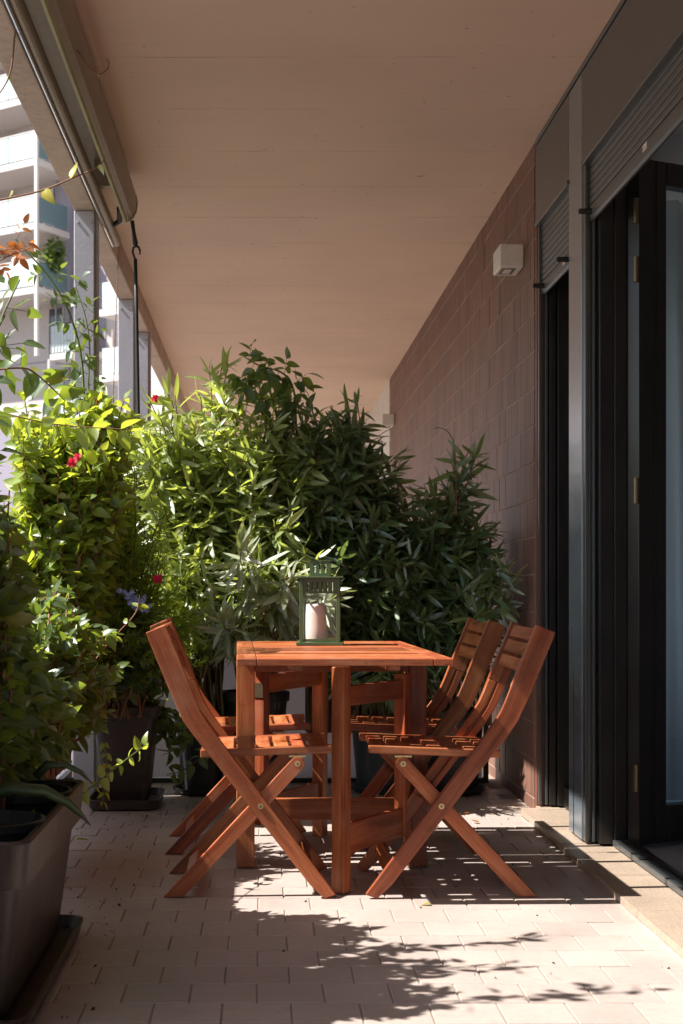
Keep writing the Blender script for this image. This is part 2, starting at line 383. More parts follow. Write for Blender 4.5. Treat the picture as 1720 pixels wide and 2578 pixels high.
# ================================================================== SETTING
XL, XW, ZC = -.84, 1.13, 2.77          # balcony outer edge, facade plane, ceiling height
g = B('ground', 'ground', -150, 150, -60, 220, -11.2, -11); tag(g, kind='structure')
# floor slab, tiles
fl = B('floor', 'grout', -.98, 1.30, -2.2, 6.75, -.25, -.0032); tag(fl, kind='structure')
TM = .152
tmb = tile_mesh('tile', TM-.0042, TM-.0042, .009, .0014, 'tile')
tme = tmb.mesh('tile', M['tile'])
cells = []
j0 = int((2.2-3.15)/TM)-1
for j in range(-36, 24):
    y = 3.15-TM/2+j*TM
    if y < -2 or y > 6.68: continue
    off = 0 if j % 2 == 0 else TM/2
    for i in range(-8, 12):
        x = -.239+TM/2+i*TM+off
        if x < -.93 or x > 1.10: continue
        cells.append((x, y))
def vis(c):
    x, y = c
    if y < 2.85: return 1e3-y
    u = U0+x/y*F
    return y+(0 if 0 < u < 1720 else 50)
cells.sort(key=vis)
for n, (x, y) in enumerate(cells[:300]):
    t = inst('tile', tme, (x, y, random.uniform(-.0007, .0005)), fl, (random.gauss(0, .0035), random.gauss(0, .0035), random.gauss(0, .003)))
rest = MB()
for (x, y) in cells[300:]:
    rest.add([(p[0]+x, p[1]+y, p[2]) for p in tmb.v], tmb.f)
tag(obj('tile_field', rest, 'tile', fl), kind='stuff')
tag(B('neighbour_floor', 'grout', -.98, 1.30, 6.76, 26, -.25, -.002), kind='structure')
cl = B('ceiling', 'ceiling', -.754, 1.6, -2.2, 26, ZC, ZC+.25); tag(cl, kind='structure')
# concrete edge beam in two lengths
bm = empty('concrete_beam', (0, 0, 2.63)); tag(bm, 'long bare concrete edge beam along the open left side', 'beam')
for y0, y1 in ((-2.2, 8.33), (8.342, 26)):
    B('beam_length', 'beam', -.852, -.756, y0, y1, 0, .5, bm, bevel=.006)
# steel posts under the beam
def post(y, label):
    r = empty('balcony_post', (-.804, y, 0)); tag(r, label, 'post', 'grey posts carrying the edge beam')
    B('shaft', 'post', -.046, .046, 0, .10, -.2, 2.628, r, bevel=.004)
    B('rear_flange', 'post', .0465, .058, .03, .095, -.2, 2.627, r, bevel=.002)
    for dx in (-.028, .03):
        m = MB().tube([(dx, -.006, 2.575), (dx, .002, 2.575)], [.006, .008], 8); obj('bolt', m, 'steel', r)
post(6.386, 'nearest lavender grey post under the concrete beam, its bolted head fully in view')
post(8.35, 'middle lavender grey post, just left of the hanging black crank rod')
post(9.42, 'farthest lavender grey post, partly behind the black crank rod')
# parapet on the left: white panels between rails
pp = empty('parapet', (-.93, 0, 0)); tag(pp, 'white panelled parapet behind the plants on the open left side', 'parapet')
for k in range(7):
    B('panel', 'screen', -.006, .006, -2.47+k*1.45, -2.47+k*1.45+1.438, .06, .98, pp)
B('top_rail', 'post', -.03, .03, -2.05, 6.75, .985, 1.02, pp, bevel=.004)
B('bottom_rail', 'black', -.025, .025, -2.05, 6.75, .0, .055, pp)
# partition at the far end
pt = empty('partition_screen', (0, 6.72, 0)); tag(pt, 'white partition screen behind the oleanders at the end of the balcony', 'partition')
for x0, x1 in ((-.90, -.26), (-.252, .39), (.398, 1.045)):
    B('panel', 'screen', x0, x1, 0, .012, .024, 1.2, pt)
B('bottom_channel', 'black', -.91, 1.06, -.012, .03, 0, .022, pt)
B('side_post', 'black', 1.05, 1.075, -.01, .03, 0, .9, pt)

# ---------------- tiled wall
BW = B('brick_wall', 'mortar', XW+.0028, 1.30, 5.872, 12.54, -.2, 2.9); tag(BW, 'brown stoneware tiled wall between the narrow window and the far cladding', 'wall')
bmb = tile_mesh('brick', .1535, .1495, .010, .0018, 'brick')
vb = [( -z, x, y) for x, y, z in bmb.v]          # top faces -X
bme = MB().add([(-p[2], p[0], p[1]) for p in bmb.v], [tuple(reversed(f)) for f in bmb.f]).mesh('brick', M['brick'])
bc = []
for r_ in range(19):
    for c_ in range(44):
        y = 5.872+.0775+c_*.155-(.0775 if r_ % 2 else 0); z = .0275+r_*.155-.055
        if y > 12.5 or z > 2.86: continue
        bc.append((y, z))
bc.sort(key=lambda c: c[0]-.25*min(c[1], 1.2)*1.0+(0 if c[1] < 2.8 else 9))
rest = MB()
for n, (y, z) in enumerate(bc):
    if n < 300 and y > 5.9:
        inst('brick', bme, (XW+random.uniform(-.0012, .001), y, z), BW, (random.gauss(0, .002), random.gauss(0, .004), random.gauss(0, .006)))
    else: rest.add([(-p[2]+XW, max(p[0]+y, 5.8725), p[1]+z) for p in bmb.v], [tuple(reversed(f)) for f in bmb.f])
tag(obj('brick_field', rest, 'brick', BW), kind='stuff')
B('edge_trim', 'brickedge', XW+.004, 1.29, 5.842, 5.870, .0, 2.42, BW, bevel=.002)
fc = empty('neighbour_cladding', (XW, 12.55, 0)); tag(fc, 'pale grey cladding beyond the far end of the tiled wall', 'cladding')
for k in range(7): B('panel', 'lamp', 0, .06, k*.62, k*.62+.61, -.2, ZC, fc)

# ---------------- facade cladding and pillar
fa = empty('facade_cladding', (XW, 5, 0)); tag(fa, 'dark grey metal cladding above the shutters with a slim pillar', 'cladding')
def fB(name, mt, x0, x1, y0, y1, z0, z1, bevel=.002): return B(name, mt, x0, x1, y0-5, y1-5, z0, z1, fa, bevel)
fB('fascia_panel', 'metal', 0, .02, 5.212, 5.838, 2.43, 2.745)
fB('fascia_panel', 'metal', 0, .02, 2.45, 4.997, 2.43, 2.745)
fB('fascia_panel', 'metal', 0, .02, -2.2, 2.446, 2.43, 2.745)
fB('drip_edge', 'metal', -.006, .022, 5.213, 5.838, 2.412, 2.428)
fB('drip_edge', 'metal', -.006, .022, 2.45, 4.996, 2.412, 2.428)
fB('top_trim', 'metal', -.004, .03, -2.2, 5.84, 2.752, 2.769)
fB('back_plate', 'black', .032, .05, -2.2, 5.84, 2.43, 2.9, 0)
pl = fB('pillar', 'pillar', 0, .17, 5.0, 5.21, .032, 2.745, .003)
fB('pillar_seam', 'black', -.0015, .01, 5.125, 5.131, .033, .62, 0)
fB('wall_panel', 'metal', 0, .15, -2.2, 3.05, .032, 2.412)
fB('wall_core', 'black', .052, .3, 5.842-.632, 5.842, 2.42, 2.9, 0)

# ---------------- roller shutters
def shutter(label, y0, y1, zb, stick_y, stops):
    r = empty('roller_shutter', (XW+.026, y0, zb)); tag(r, label, 'shutter', 'half lowered roller shutters')
    L = y1-y0
    prof = [(0, .004), (-.006, .012), (-.008, .032), (-.008, .050), (-.004, .058), (.006, .058), (.008, .004)]
    def bar(pr):
        m = MB(); n = len(pr)
        vs = [(p[0], 0, p[1]) for p in pr]+[(p[0], L, p[1]) for p in pr]
        m.add(vs, [tuple(range(n)), tuple(range(2*n-1, n-1, -1))]+[(i, i+n, (i+1) % n+n, (i+1) % n) for i in range(n)]); return m
    obj('bottom_bar', bar(prof), 'shutter', r)
    sp = [(.006, .0005), (-.005, .0015), (-.007, .004), (-.0075, .014), (-.0065, .0225), (-.004, .0245), (.006, .0252)]
    sm = bar(sp).mesh('slat', M['shutter'])
    for k in range(11): inst('slat', sm, (0, 0, .060+k*.0258), r)
    for y in stops:
        m = MB().tube([(-.006, y-y0, .03), (-.05, y-y0, .03), (-.053, y-y0, .03)], [.0105, .0095, .006], 12); obj('stopper', m, 'blackmat', r)
    s = B('sticker', 'sticker', -.0092, -.0082, -.022, .022, -.011, .011, r); s.location = (0, stick_y-y0, .04)
shutter('half lowered grey roller shutter over the large open door', 3.07, 4.985, 2.207, 4.24, (4.93, 3.2))
shutter('half lowered grey roller shutter over the narrow window beside the tiled wall', 5.222, 5.815, 2.125, 5.38, (5.76, 5.30))
# guide rails and window frames
nw = empty('narrow_window', (XW, 5.5, .032)); tag(nw, 'narrow black framed window between tiled wall and grey pillar', 'window')
def nB(name, mt, x0, x1, y0, y1, z0, z1, bevel=.002): return B(name, mt, x0, x1, y0-5.5, y1-5.5, z0, z1, nw, bevel)
nB('guide_rail', 'metal', .008, .020, 5.812, 5.840, 0, 2.38)
nB('guide_rail', 'metal', .034, .045, 5.812, 5.840, 0, 2.38)
nB('guide_rail', 'metal', .010, .040, 5.2105, 5.2215, 0, 2.38)
nB('frame_jamb', 'black', .050, .075, 5.80, 5.842, 0, 2.5)
nB('frame_jamb', 'black', .080, .155, 5.785, 5.842, 0, 2.5)
nB('frame_jamb', 'black', .160, .19, 5.77, 5.842, 0, 2.5)
nB('frame_jamb', 'black', .172, .24, 5.205, 5.26, 0, 2.5)
nB('frame_head', 'black', .06, .24, 5.26, 5.77, 2.30, 2.5)
nB('frame_bottom', 'black', .10, .24, 5.26, 5.77, .0, .08)
nB('window_pane', 'paneglass', .18, .188, 5.262, 5.768, .082, 2.298, 0)
df = empty('door_frame', (XW, 4.9, .032)); tag(df, 'black outer frame of the large open glass door', 'door frame')
def dB(name, mt, x0, x1, y0, y1, z0, z1, bevel=.002): return B(name, mt, x0, x1, y0-4.9, y1-4.9, z0, z1, df, bevel)
dB('guide_rail', 'metal', .004, .016, 4.962, 4.9985, 0, 2.38)
dB('guide_strip', 'hinge', .0165, .0195, 4.970, 4.9985, 0, 2.38, 0)
dB('guide_rail', 'metal', .030, .040, 4.962, 4.9985, 0, 2.38)
dB('frame_jamb', 'black', .046, .095, 4.925, 4.998, 0, 2.5)
dB('frame_jamb', 'black', .0955, .138, 4.915, 4.998, 0, 2.5)
dB('frame_head', 'black', .06, .14, 3.05, 4.91, 2.40, 2.5)
dB('threshold', 'metal', .088, .128, 3.05, 4.912, -.004, .016)
dB('threshold_lip', 'black', .130, .150, 3.05, 4.912, -.004, .022)
for y in (4.55, 4.1, 3.7): dB('threshold_clip', 'blackmat', .084, .132, y, y+.03, .0165, .021)
# sill stones
si = empty('stone_sill', (XW, 5, 0)); tag(si, 'speckled beige stone sill running below the windows', 'sill')
ys = [5.74, 4.985, 4.46, 3.95, 3.42, 2.9, 2.3]
for k in range(6):
    x0 = -.078 if k == 0 else -.083
    B('sill_stone', 'stone', x0, .13, ys[k+1]-5+.002, ys[k]-5-.002, .0005, .0235 if k == 0 else .0225, si, bevel=.002)
B('end_trim', 'stone', -.07, .0, .742, .80, .0006, .022, si, bevel=.002)
B('sill_stone', 'stone', .0, .13, .742, .84, .0006, .0235, si)

# ---------------- door leaf, opened inwards
hv = Vector((.894, .447, 0)); lf = empty('glass_door', (1.278, 4.865, .04), math.atan2(hv.y, hv.x)); tag(lf, 'black framed glass door swung open into the room', 'door')
def lB(name, mt, *a, bevel=.003): return B(name, mt, *a, lf, bevel)
for x0, x1 in ((0, .055), (.058, .08), (.083, .128)):
    lB('stile', 'black', x0, x1, -.028+(.0 if x0 == 0 else .006), .03, 0, 2.36)
lB('stile', 'black', .76, .88, -.028, .03, 0, 2.36)
lB('top_rail', 'black', .1285, .7595, -.024, .03, 2.28, 2.36)
lB('bottom_rail', 'black', .1285, .7595, -.024, .03, 0, .13)
lB('pane', 'paneglass', .1285, .7595, -.002, .004, .1305, 2.2795, bevel=0)
for v0, v1 in ((505, 567), (651, 714), (1204, 1269), (1923, 1990)):
    z0, z1 = [.924-(v-1480)/F*4.87-.04 for v in (v1, v0)]
    obj('hinge', MB().tube([(-.008, -.022, z0), (-.008, -.022, z1)], .009, 10), 'hinge', lf)
# ---------------- room inside
for nm, mt, a in (('room_floor', 'roomfloor', (1.262, 5.0, 1.0, 7.4, -.2, .03)), ('room_ceiling', 'roomwall', (1.30, 5.0, 1.0, 7.4, 2.56, 2.7)),
                  ('room_wall', 'roomwall', (4.9, 5.0, 1.0, 7.4, .03, 2.56)), ('room_wall', 'roomwall', (1.30, 4.9, 1.0, 1.1, .03, 2.56)),
                  ('room_wall', 'roomwall', (1.302, 1.34, 5.845, 7.3, .03, 2.56)),
                  ('room_wall', 'roomwall', (1.302, 1.42, 7.3, 7.4, .03, 2.56)), ('room_wall', 'roomwall', (4.6, 4.9, 7.3, 7.4, .03, 2.56))):
    tag(B(nm, mt, *a), kind='structure')
rw = empty('added_room_window', (1.42, 7.34, .03)); tag(rw, 'unseen window added at the back of the room to backlight the curtain', 'window')  # window added and widened so daylight reaches the curtain and room
for x in (0, .78, 1.56, 2.34, 3.12): B('frame_bar', 'black', x, x+.06, 0, .04, 0, 2.53, rw)
for x in (.06, .84, 1.62, 2.40): B('pane', 'paneglass', x, x+.72, .018, .022, 0, 2.53, rw)
cw = MB(); rows = []
pts = [(1.47+i*.022, 5.75+.035*math.sin(i*.55)+.012*math.sin(i*1.7)+.004*i) for i in range(75)]
for z in (.06, .8, 1.6, 2.5):
    rows.append([(x+(2.5-z)*.03*math.sin(i*.08), y*1.0+.01*math.sin(i*.9+z), z) for i, (x, y) in enumerate(pts)])
k = len(pts)
cw.add([p for r_ in rows for p in r_], [(a*k+i, a*k+i+1, (a+1)*k+i+1, (a+1)*k+i) for a in range(3) for i in range(k-1)])
cu = obj('curtain', cw, 'curtain', smooth=True); cu.modifiers.new('thickness', 'SOLIDIFY').thickness = .002
tag(cu, 'pale blue sheer curtain hanging behind the open glass door', 'curtain')

# ---------------- wall lamps
def lamp(y, label):
    r = empty('wall_lamp', (XW, y, 2.355)); tag(r, label, 'wall lamp', 'square wall lamps on the tiled wall')
    B('housing', 'lamp', -.106, -.002, 0, .18, -.048, .052, r, bevel=.006)
    B('light_opening', 'shutter', -.09, -.03, .03, .15, -.0485, -.0482, r)
    B('lens', 'lamp', -.078, -.045, .05, .13, -.0495, -.0488, r)
lamp(6.09, 'square off white wall lamp high on the tiled wall, near the shutter')
lamp(12.05, 'small far square wall lamp at the end of the tiled wall')

# ---------------- awning
aw = empty('awning', (0, 0, 0)); tag(aw, 'rolled up awning housing with silver front bar along the left ceiling edge', 'awning')
def xprism(poly, y0, y1):
    m = MB(); m.prism(poly, y0, y1); return m
Y1 = 6.34
def roundpoly(cx, cz, rx, rz, n=14): return [(cx+rx*math.cos(2*math.pi*i/n), cz+rz*math.sin(2*math.pi*i/n)) for i in range(n)]
obj('housing', xprism([(-.566, 2.69), (-.560, 2.655), (-.566, 2.615), (-.582, 2.585), (-.603, 2.570), (-.618, 2.585), (-.622, 2.64), (-.60, 2.70), (-.585, 2.71)], -1.5, Y1), 'awn', aw, bevel=.006)
obj('end_cap', xprism([(-.564, 2.69), (-.557, 2.655), (-.563, 2.612), (-.580, 2.581), (-.603, 2.566), (-.620, 2.583), (-.624, 2.64), (-.60, 2.703)], Y1+.001, Y1+.018), 'awn', aw, bevel=.004)
obj('fabric_edge', xprism([(-.600, 2.566), (-.606, 2.555), (-.616, 2.556), (-.621, 2.574), (-.612, 2.578)], -1.5, Y1-.02), 'awn2', aw)
obj('front_bar', xprism(roundpoly(-.689, 2.572, .019, .027), -1.5, Y1+.38), 'awn', aw, smooth=False, bevel=0)
obj('front_bar_face', xprism([(-.702, 2.546), (-.709, 2.558), (-.713, 2.572), (-.717, 2.570), (-.715, 2.550), (-.706, 2.540)], -1.5, Y1+.378), 'steel', aw)
obj('cover_plate', xprism([(-.60, 2.712), (-.745, 2.712), (-.745, 2.718), (-.60, 2.718)], -1.5, Y1-.05), 'awn', aw)
for y in (1.5, 5.9):
    B('bracket', 'awn', -.70, -.60, y, y+.05, 2.60, 2.769, aw, bevel=.004)
obj('elbow', MB().tube([(-.63, Y1-.1, 2.60), (-.64, Y1+.02, 2.575), (-.67, Y1+.05, 2.565)], .012, 8), 'blackmat', aw)
obj('cord', MB().tube([P(299, 622, 6.66), P(296, 700, 6.64), P(290, 850, 6.62), P(283, 1090, 6.6)], .0022, 5), 'rstem', aw)
cr = empty('awning_crank', P(335, 560, 6.36)); tag(cr, 'black crank rod hooked to the awning, hanging down into the leaves', 'crank rod')
def rel(pts, o): return [Vector(p)-o.location for p in pts]
obj('joint', MB().tube(rel([P(333, 556, 6.35), P(337, 585, 6.35), P(341, 612, 6.35), P(342, 622, 6.35)], cr), [.009, .0085, .012, .008], 8), 'blackmat', cr)
obj('eye_hook', MB().tube(rel([P(342, 620, 6.35), P(349, 622, 6.35), P(353, 632, 6.35), P(352, 640, 6.35)], cr), .006, 6), 'blackmat', cr)
obj('hook', MB().tube(rel([P(343, 619, 6.35), P(336, 624, 6.35), P(334, 635, 6.35), P(338, 646, 6.35), P(341, 655, 6.35)], cr), .005, 6), 'blackmat', cr)
obj('rod', MB().tube(rel([P(341, 652, 6.35), P(344, 800, 6.34), P(347, 980, 6.33), P(351, 1180, 6.32), P(354, 1350, 6.31)], cr), .0085, 8), 'blackmat', cr, smooth=True)

# ================================================================== FURNITURE
def furn(root): return root
# ---- gateleg table
tb = empty('gateleg_table', (.228, 4.725, 0), R(1.0)); tag(tb, 'red brown wooden gateleg table with both leaves raised and slatted top', 'table')
HX, ZT, TH = .3125, .721, .021
def leaf(name, y0, y1, n, label):
    r = B(name, 'wood', -HX+.10, HX-.10, (y0+y1)/2-.02, (y0+y1)/2+.02, ZT-TH-.014, ZT-TH-.0005, tb); r['label'] = label
    for s in (-1, 1):
        a, b = sorted((s*HX, s*(HX-.058)))
        B('end_board', 'wood', a, b, y0, y1, ZT-TH, ZT, r, bevel=.003, axis=1)
    pitch = (y1-y0+.014)/n
    for i in range(n):
        B('slat', 'wood', -HX+.0588, HX-.0588, y0+i*pitch, y0+i*pitch+pitch-.014, ZT-TH, ZT, r, bevel=.0025, axis=0)
    for x in (-.14, .14):
        B('batten', 'wood', x-.018, x+.018, y0+.01, y1-.01, ZT-TH-.0135, ZT-TH-.0007, r, axis=1)
leaf('table_leaf', -.665, -.104, 8, 'raised front leaf of the table top')
leaf('centre_section', -.100, .100, 3, 'narrow fixed centre of the table top')
leaf('table_leaf', .104, .665, 8, 'raised rear leaf of the table top')
for s in (-1, 1):
    for q in (-1, 1):
        a, b = sorted((s*.3135, s*.2535)); c, d = sorted((q*.030, q*.075))
        B('leg', 'wood', a, b, c, d, .004, ZT-TH-.001, tb, bevel=.003, axis=2)
    a, b = sorted((s*.3, s*.266))
    B('foot_rail', 'wood', a, b, -.0295, .0295, .12, .19, tb, bevel=.003, axis=1)
for q in (-1, 1):
    c, d = sorted((q*.050, q*.070))
    B('apron', 'wood', -.2533, .2533, c, d, ZT-TH-.052, ZT-TH-.0145, tb, bevel=.002, axis=0)
B('stretcher', 'wood', -.2655, .2655, -.012, .012, .150, .222, tb, bevel=.003, axis=0)
def gate(hx, hy, gx, gy, label):
    d = Vector((gx-hx, gy-hy, 0)); L = d.length; r = empty('gate', (hx, hy, 0), math.atan2(d.y, d.x), tb); r['label'] = label
    B('gate_leg', 'wood', L-.018, L+.026, -.022, .022, .004, ZT-TH-.0145, r, bevel=.003, axis=2)
    B('hinge_stile', 'wood', -.02, .022, -.020, .020, .115, ZT-TH-.056, r, bevel=.003, axis=2)
    B('rail', 'wood', .0225, L-.0185, -.012, .012, .565, .625, r, bevel=.002, axis=0)
    B('rail', 'wood', .0225, L-.0185, -.012, .012, .118, .208, r, bevel=.002, axis=0)
    B('hinge_plate', 'hinge', -.024, -.0205, -.018, .018, .55, .60, r)
gate(.228, -.118, .006, -.445, 'front gate with its leg under the front leaf')
gate(-.228, .118, -.006, .52, 'rear gate with its leg under the rear leaf')
B('leaf_stop', 'wood', -.06, .09, -.46, -.425, ZT-TH-.013, ZT-TH-.0142+.0, tb) if False else None

# ---- folding chairs (local +x is the sitter's front)
def make_chair():
    r = empty('folding_chair')
    top, bend, foot = Vector((-.312, .803)), Vector((-.201, .534)), Vector((.207, 0))
    d1 = (bend-top).normalized(); d2 = (foot-bend).normalized()
    # bent uprights, each with a sliding slot on its inner side
    cl_ = [top+d1*.0, top+d1*.09, top+d1*.2, bend-d1*.045, bend-d1*.012+d2*.006, bend+d2*.04, bend+d2*.16, bend+d2*.36, bend+d2*.6]
    end = foot+d2*.0
    cl_ = [p for p in cl_]+[end]
    hw = [.031, .0315, .031, .030, .0295, .028, .0255, .024, .0225, .0215]
    for s in (-1, 1):
        m = MB()
        o0, o1 = sorted((s*.210, s*.197)); i0, i1 = sorted((s*.197, s*.188))
        m.strip(cl_, hw, o0, o1)
        m.strip(cl_[:3], hw[:3], i0, i1)
        sl_ = cl_[2:8]
        for sg in (-1, 1): m.strip(sl_, [(h-.005)/2 for h in hw[2:8]], i0, i1, sg*(.005+(.0275-.005)/2))
        m.strip(cl_[7:], hw[7:], i0, i1)
        # flatten the feet on the floor
        m.v = [(x, y, max(z, .0015)) if z > -.03 else (x, y, .0015) for x, y, z in m.v]
        obj('upright', m, 'wood', r, bevel=.0025)
    n1 = Vector((-d1.y, d1.x))
    if n1.x < 0: n1 = -n1
    for k in range(3):
        a = top+d1*(.006+k*.0505); b = a+d1*.040
        m = MB(); pts = []
        ny = 9
        for face in (0, 1):
            for q in (a, b):
                for i in range(ny):
                    y = -.188+.376*i/(ny-1); bow = -.012*(1-(y/.188)**2)
                    o = q+n1*(.021-face*.013+bow); pts.append((o.x, y, o.y))
        g_ = [(p[1], p[0], p[2]) for p in pts]; fs = []
        for i in range(ny-1):
            A, B_, C_, D = i, ny+i, 2*ny+i, 3*ny+i
            fs += [(A, A+1, B_+1, B_), (C_, D, D+1, C_+1), (A, C_, C_+1, A+1), (B_, B_+1, D+1, D)]
        fs += [(0, ny, 3*ny, 2*ny), (ny-1, 3*ny-1, 4*ny-1, 2*ny-1)]
        m.add(pts, fs, g_); obj('back_slat', m, 'wood', r, bevel=.002)
    # crossing legs with rounded heads
    pv, ft = Vector((.111, .399)), Vector((-.262, 0)); d = (ft-pv).normalized(); nn = Vector((-d.y, d.x)); h_ = .0215
    for s in (-1, 1):
        y0, y1 = sorted((s*.1865, s*.1655))
        poly = [pv+nn*h_*math.cos(a)-d*h_*math.sin(a) for a in [math.pi*i/8 for i in range(9)]]
        def fl_(p): t = (0.0015-p.y)/d.y; return p+d*t
        poly += [fl_(pv-nn*h_), fl_(pv+nn*h_)]
        obj('cross_leg', MB().prism([(p.x, p.y) for p in poly], y0, y1, (d.x, d.y)), 'wood', r, bevel=.0025)
        for c in (pv, Vector((0, .276))):
            yy = s*.2105 if c is not pv else s*.187
            m = MB().tube([(c.x, yy-s*.001, c.y), (c.x, yy+s*.0025, c.y)], .0085, 12); b = obj('bolt', m, 'brass', r)
            obj('bolt_head', MB().tube([(c.x, yy+s*.0026, c.y), (c.x, yy+s*.004, c.y)], .004, 8), 'hinge', b)
        B('bracket', 'brass', .085, .135, *sorted((s*.168, s*.183)), .418, .4235, r)
    for c, dd, w_ in ((ft-d*.085, d, .1655), (foot-d2*.10, d2, .1875)):
        ax = Vector((0, 1, 0)); ay = Vector((dd.x, 0, dd.y)); az = ax.cross(ay)
        obj('rung', MB().obox((c.x, 0, c.y), ax, ay, az, w_, .021, .009), 'wood', r, bevel=.002)
    # seat: two rails and seven slats, slightly rising to the front
    st = empty('seat', (0, 0, .440), 0, r); st.rotation_euler.y = -R(2.2)
    for s in (-1, 1):
        B('seat_rail', 'wood', -.180, .214, *sorted((s*.186, s*.150)), -.017, .006, st, bevel=.003, axis=0)
    for k in range(7):
        x0 = -.1775+k*.0553
        B('seat_slat', 'wood', x0, x0+.0433, -.1495, .1495, -.013, .0055, st, bevel=.003, axis=1)
    return r
ch = make_chair()
spots = [(-.008, 4.405, 1.0, 'folding wooden chair at the table on the left, nearest the camera'),
         (-.052, 5.09, 1.5, 'folding wooden chair on the left, behind the nearer left chair'),
         (.530, 4.405, 180.5, 'folding wooden chair at the table on the right, nearest the camera'),
         (.495, 5.08, 181.5, 'folding wooden chair on the right, farther back beside the leaves')]
for i, (x, y, a, lb) in enumerate(spots):
    o = ch if i == 0 else copy_tree(ch)
    o.location = (x, y, 0); o.rotation_euler.z = R(a); tag(o, lb, 'chair', 'wooden folding chairs round the table')

# ---- lantern and candle
ln = empty('lantern', (.208, 5.045, ZT+.001), R(-4)); tag(ln, 'olive green metal lantern standing on the table', 'lantern')
def gB(name, mt, *a, bevel=.001): return B(name, mt, *a, ln, bevel)
gB('base', 'green', -.0825, .0825, -.0825, .0825, 0, .010)
for sx in (-1, 1):
    for sy in (-1, 1): gB('corner_post', 'green', *sorted((sx*.0715, sx*.0585)), *sorted((sy*.0715, sy*.0585)), .0105, .236)
gB('roof', 'green', -.0825, .0825, -.0825, .0825, .2365, .2425)
def panel(k):
    """side panel k: rails, slotted vent band, glass"""
    p = empty('side_panel', (0, 0, 0), k*math.pi/2, ln)
    B('lower_rail', 'green', -.058, .058, -.069, -.063, .012, .022, p)
    B('vent_rail', 'green', -.058, .058, -.069, -.065, .182, .190, p)
    B('vent_rail', 'green', -.058, .058, -.069, -.065, .222, .236, p)
    for i in range(7):
        x = -.058+i*.0174
        B('vent_bar', 'green', x, x+.0116, -.0685, -.0655, .190, .222, p)
    B('pane', 'glass', -.058, .058, -.0675, -.0665, .0225, .1815, p)
for k in range(4): panel(k)
cb = empty('crown', (0, 0, .2428), 0, ln)
for k in range(4):
    a = k*math.pi/2
    for (x0, x1, z0, z1) in ((-.037, .037, 0, .012), (-.037, .037, .045, .055), (-.037, -.0225, .012, .045), (-.0145, -.004, .012, .045), (.004, .0145, .012, .045), (.0225, .037, .012, .045)):
        m = MB().box(x0+.0001*k, x1-.0001*k, -.037, -.0345, z0, z1)
        m.v = [(x*math.cos(a)-y*math.sin(a), x*math.sin(a)+y*math.cos(a), z) for x, y, z in m.v]
        obj('crown_bar', m, 'green', cb)
B('crown_cap', 'green', -.039, .039, -.039, .039, .0552, .0575, cb, bevel=.001)
hd = MB().tube([(.004, -.040, .050), (-.074, -.038, .088), (-.080, -.030, .091), (-.080, .030, .091), (-.074, .038, .088), (.004, .040, .050)], .0022, 6)
obj('handle', hd, 'green', cb)
cn = obj('candle', MB().lathe([(.001, 0), (.038, 0), (.0395, .006), (.0385, .05), (.0355, .10), (.0325, .128), (.030, .134), (.022, .131), (.006, .129), (.001, .129)], 32), 'wax', smooth=True)
cn.location = (.196, 5.045, ZT+.0125); cn.rotation_euler = (0, R(-3), R(20)); tag(cn, 'cream pillar candle inside the green lantern', 'candle')
obj('wick', MB().tube([(0, 0, .128), (.002, 0, .140), (.004, .001, .144)], .0013, 5), 'blackmat', cn)

# ================================================================== POTS
def rrect(hx, hy, r, z, n=8):
    o = []
    for cx, cy, a0 in ((hx-r, hy-r, 0), (-hx+r, hy-r, 90), (-hx+r, -hy+r, 180), (hx-r, -hy+r, 270)):
        for i in range(n+1):
            a = R(a0+90*i/n); o.append((cx+r*math.cos(a), cy+r*math.sin(a), z))
    return o
def planter(label, x, y, hx, hy, h, rz=0, band=.10):
    r = empty('planter', (x, y, 0), rz); tag(r, label, 'planter', 'brown plastic planters')
    R_ = [rrect(hx-.065, hy-.065, .04, .030), rrect(hx-.062, hy-.062, .04, .034), rrect(hx-.028, hy-.028, .04, h-band-.004), rrect(hx-.010, hy-.010, .045, h-band+.002), rrect(hx-.002, hy-.002, .045, h-.012), rrect(hx, hy, .045, h-.006), rrect(hx-.004, hy-.004, .045, h), rrect(hx-.018, hy-.018, .04, h-.003), rrect(hx-.022, hy-.022, .04, h-.06)]
    pb = obj('pot_body', MB().rings(R_), 'plastic', r, smooth=True); pb.data.set_sharp_from_angle(angle=R(35))
    T = [rrect(hx-.03, hy-.03, .04, .002), rrect(hx-.012, hy-.012, .05, .008), rrect(hx-.004, hy-.004, .05, .040), rrect(hx-.002, hy-.002, .05, .046), rrect(hx-.010, hy-.010, .05, .047), rrect(hx-.018, hy-.018, .05, .014)]
    obj('tray', MB().rings(T), 'plastic', r)
    sm = MB(); n = 14; vs = []
    for i in range(n+1):
        for j in range(n+1):
            vs.append(((-1+2*i/n)*(hx-.024), (-1+2*j/n)*(hy-.024), h-.055+random.gauss(0, .006)))
    sm.add(vs, [(i*(n+1)+j, (i+1)*(n+1)+j, (i+1)*(n+1)+j+1, i*(n+1)+j+1) for i in range(n) for j in range(n)])
    obj('soil', sm, 'soil', r)
    return r
planter('large brown planter trough in the left foreground', -.672, 3.33, .2, .475, .41)
planter('brown square planter left of the table, in front of the white screen', -.575, 6.03, .155, .20, .435, 0, .05)
planter('brown planter trough in the shade behind the foreground trough', -.80, 4.6, .11, .42, .38)
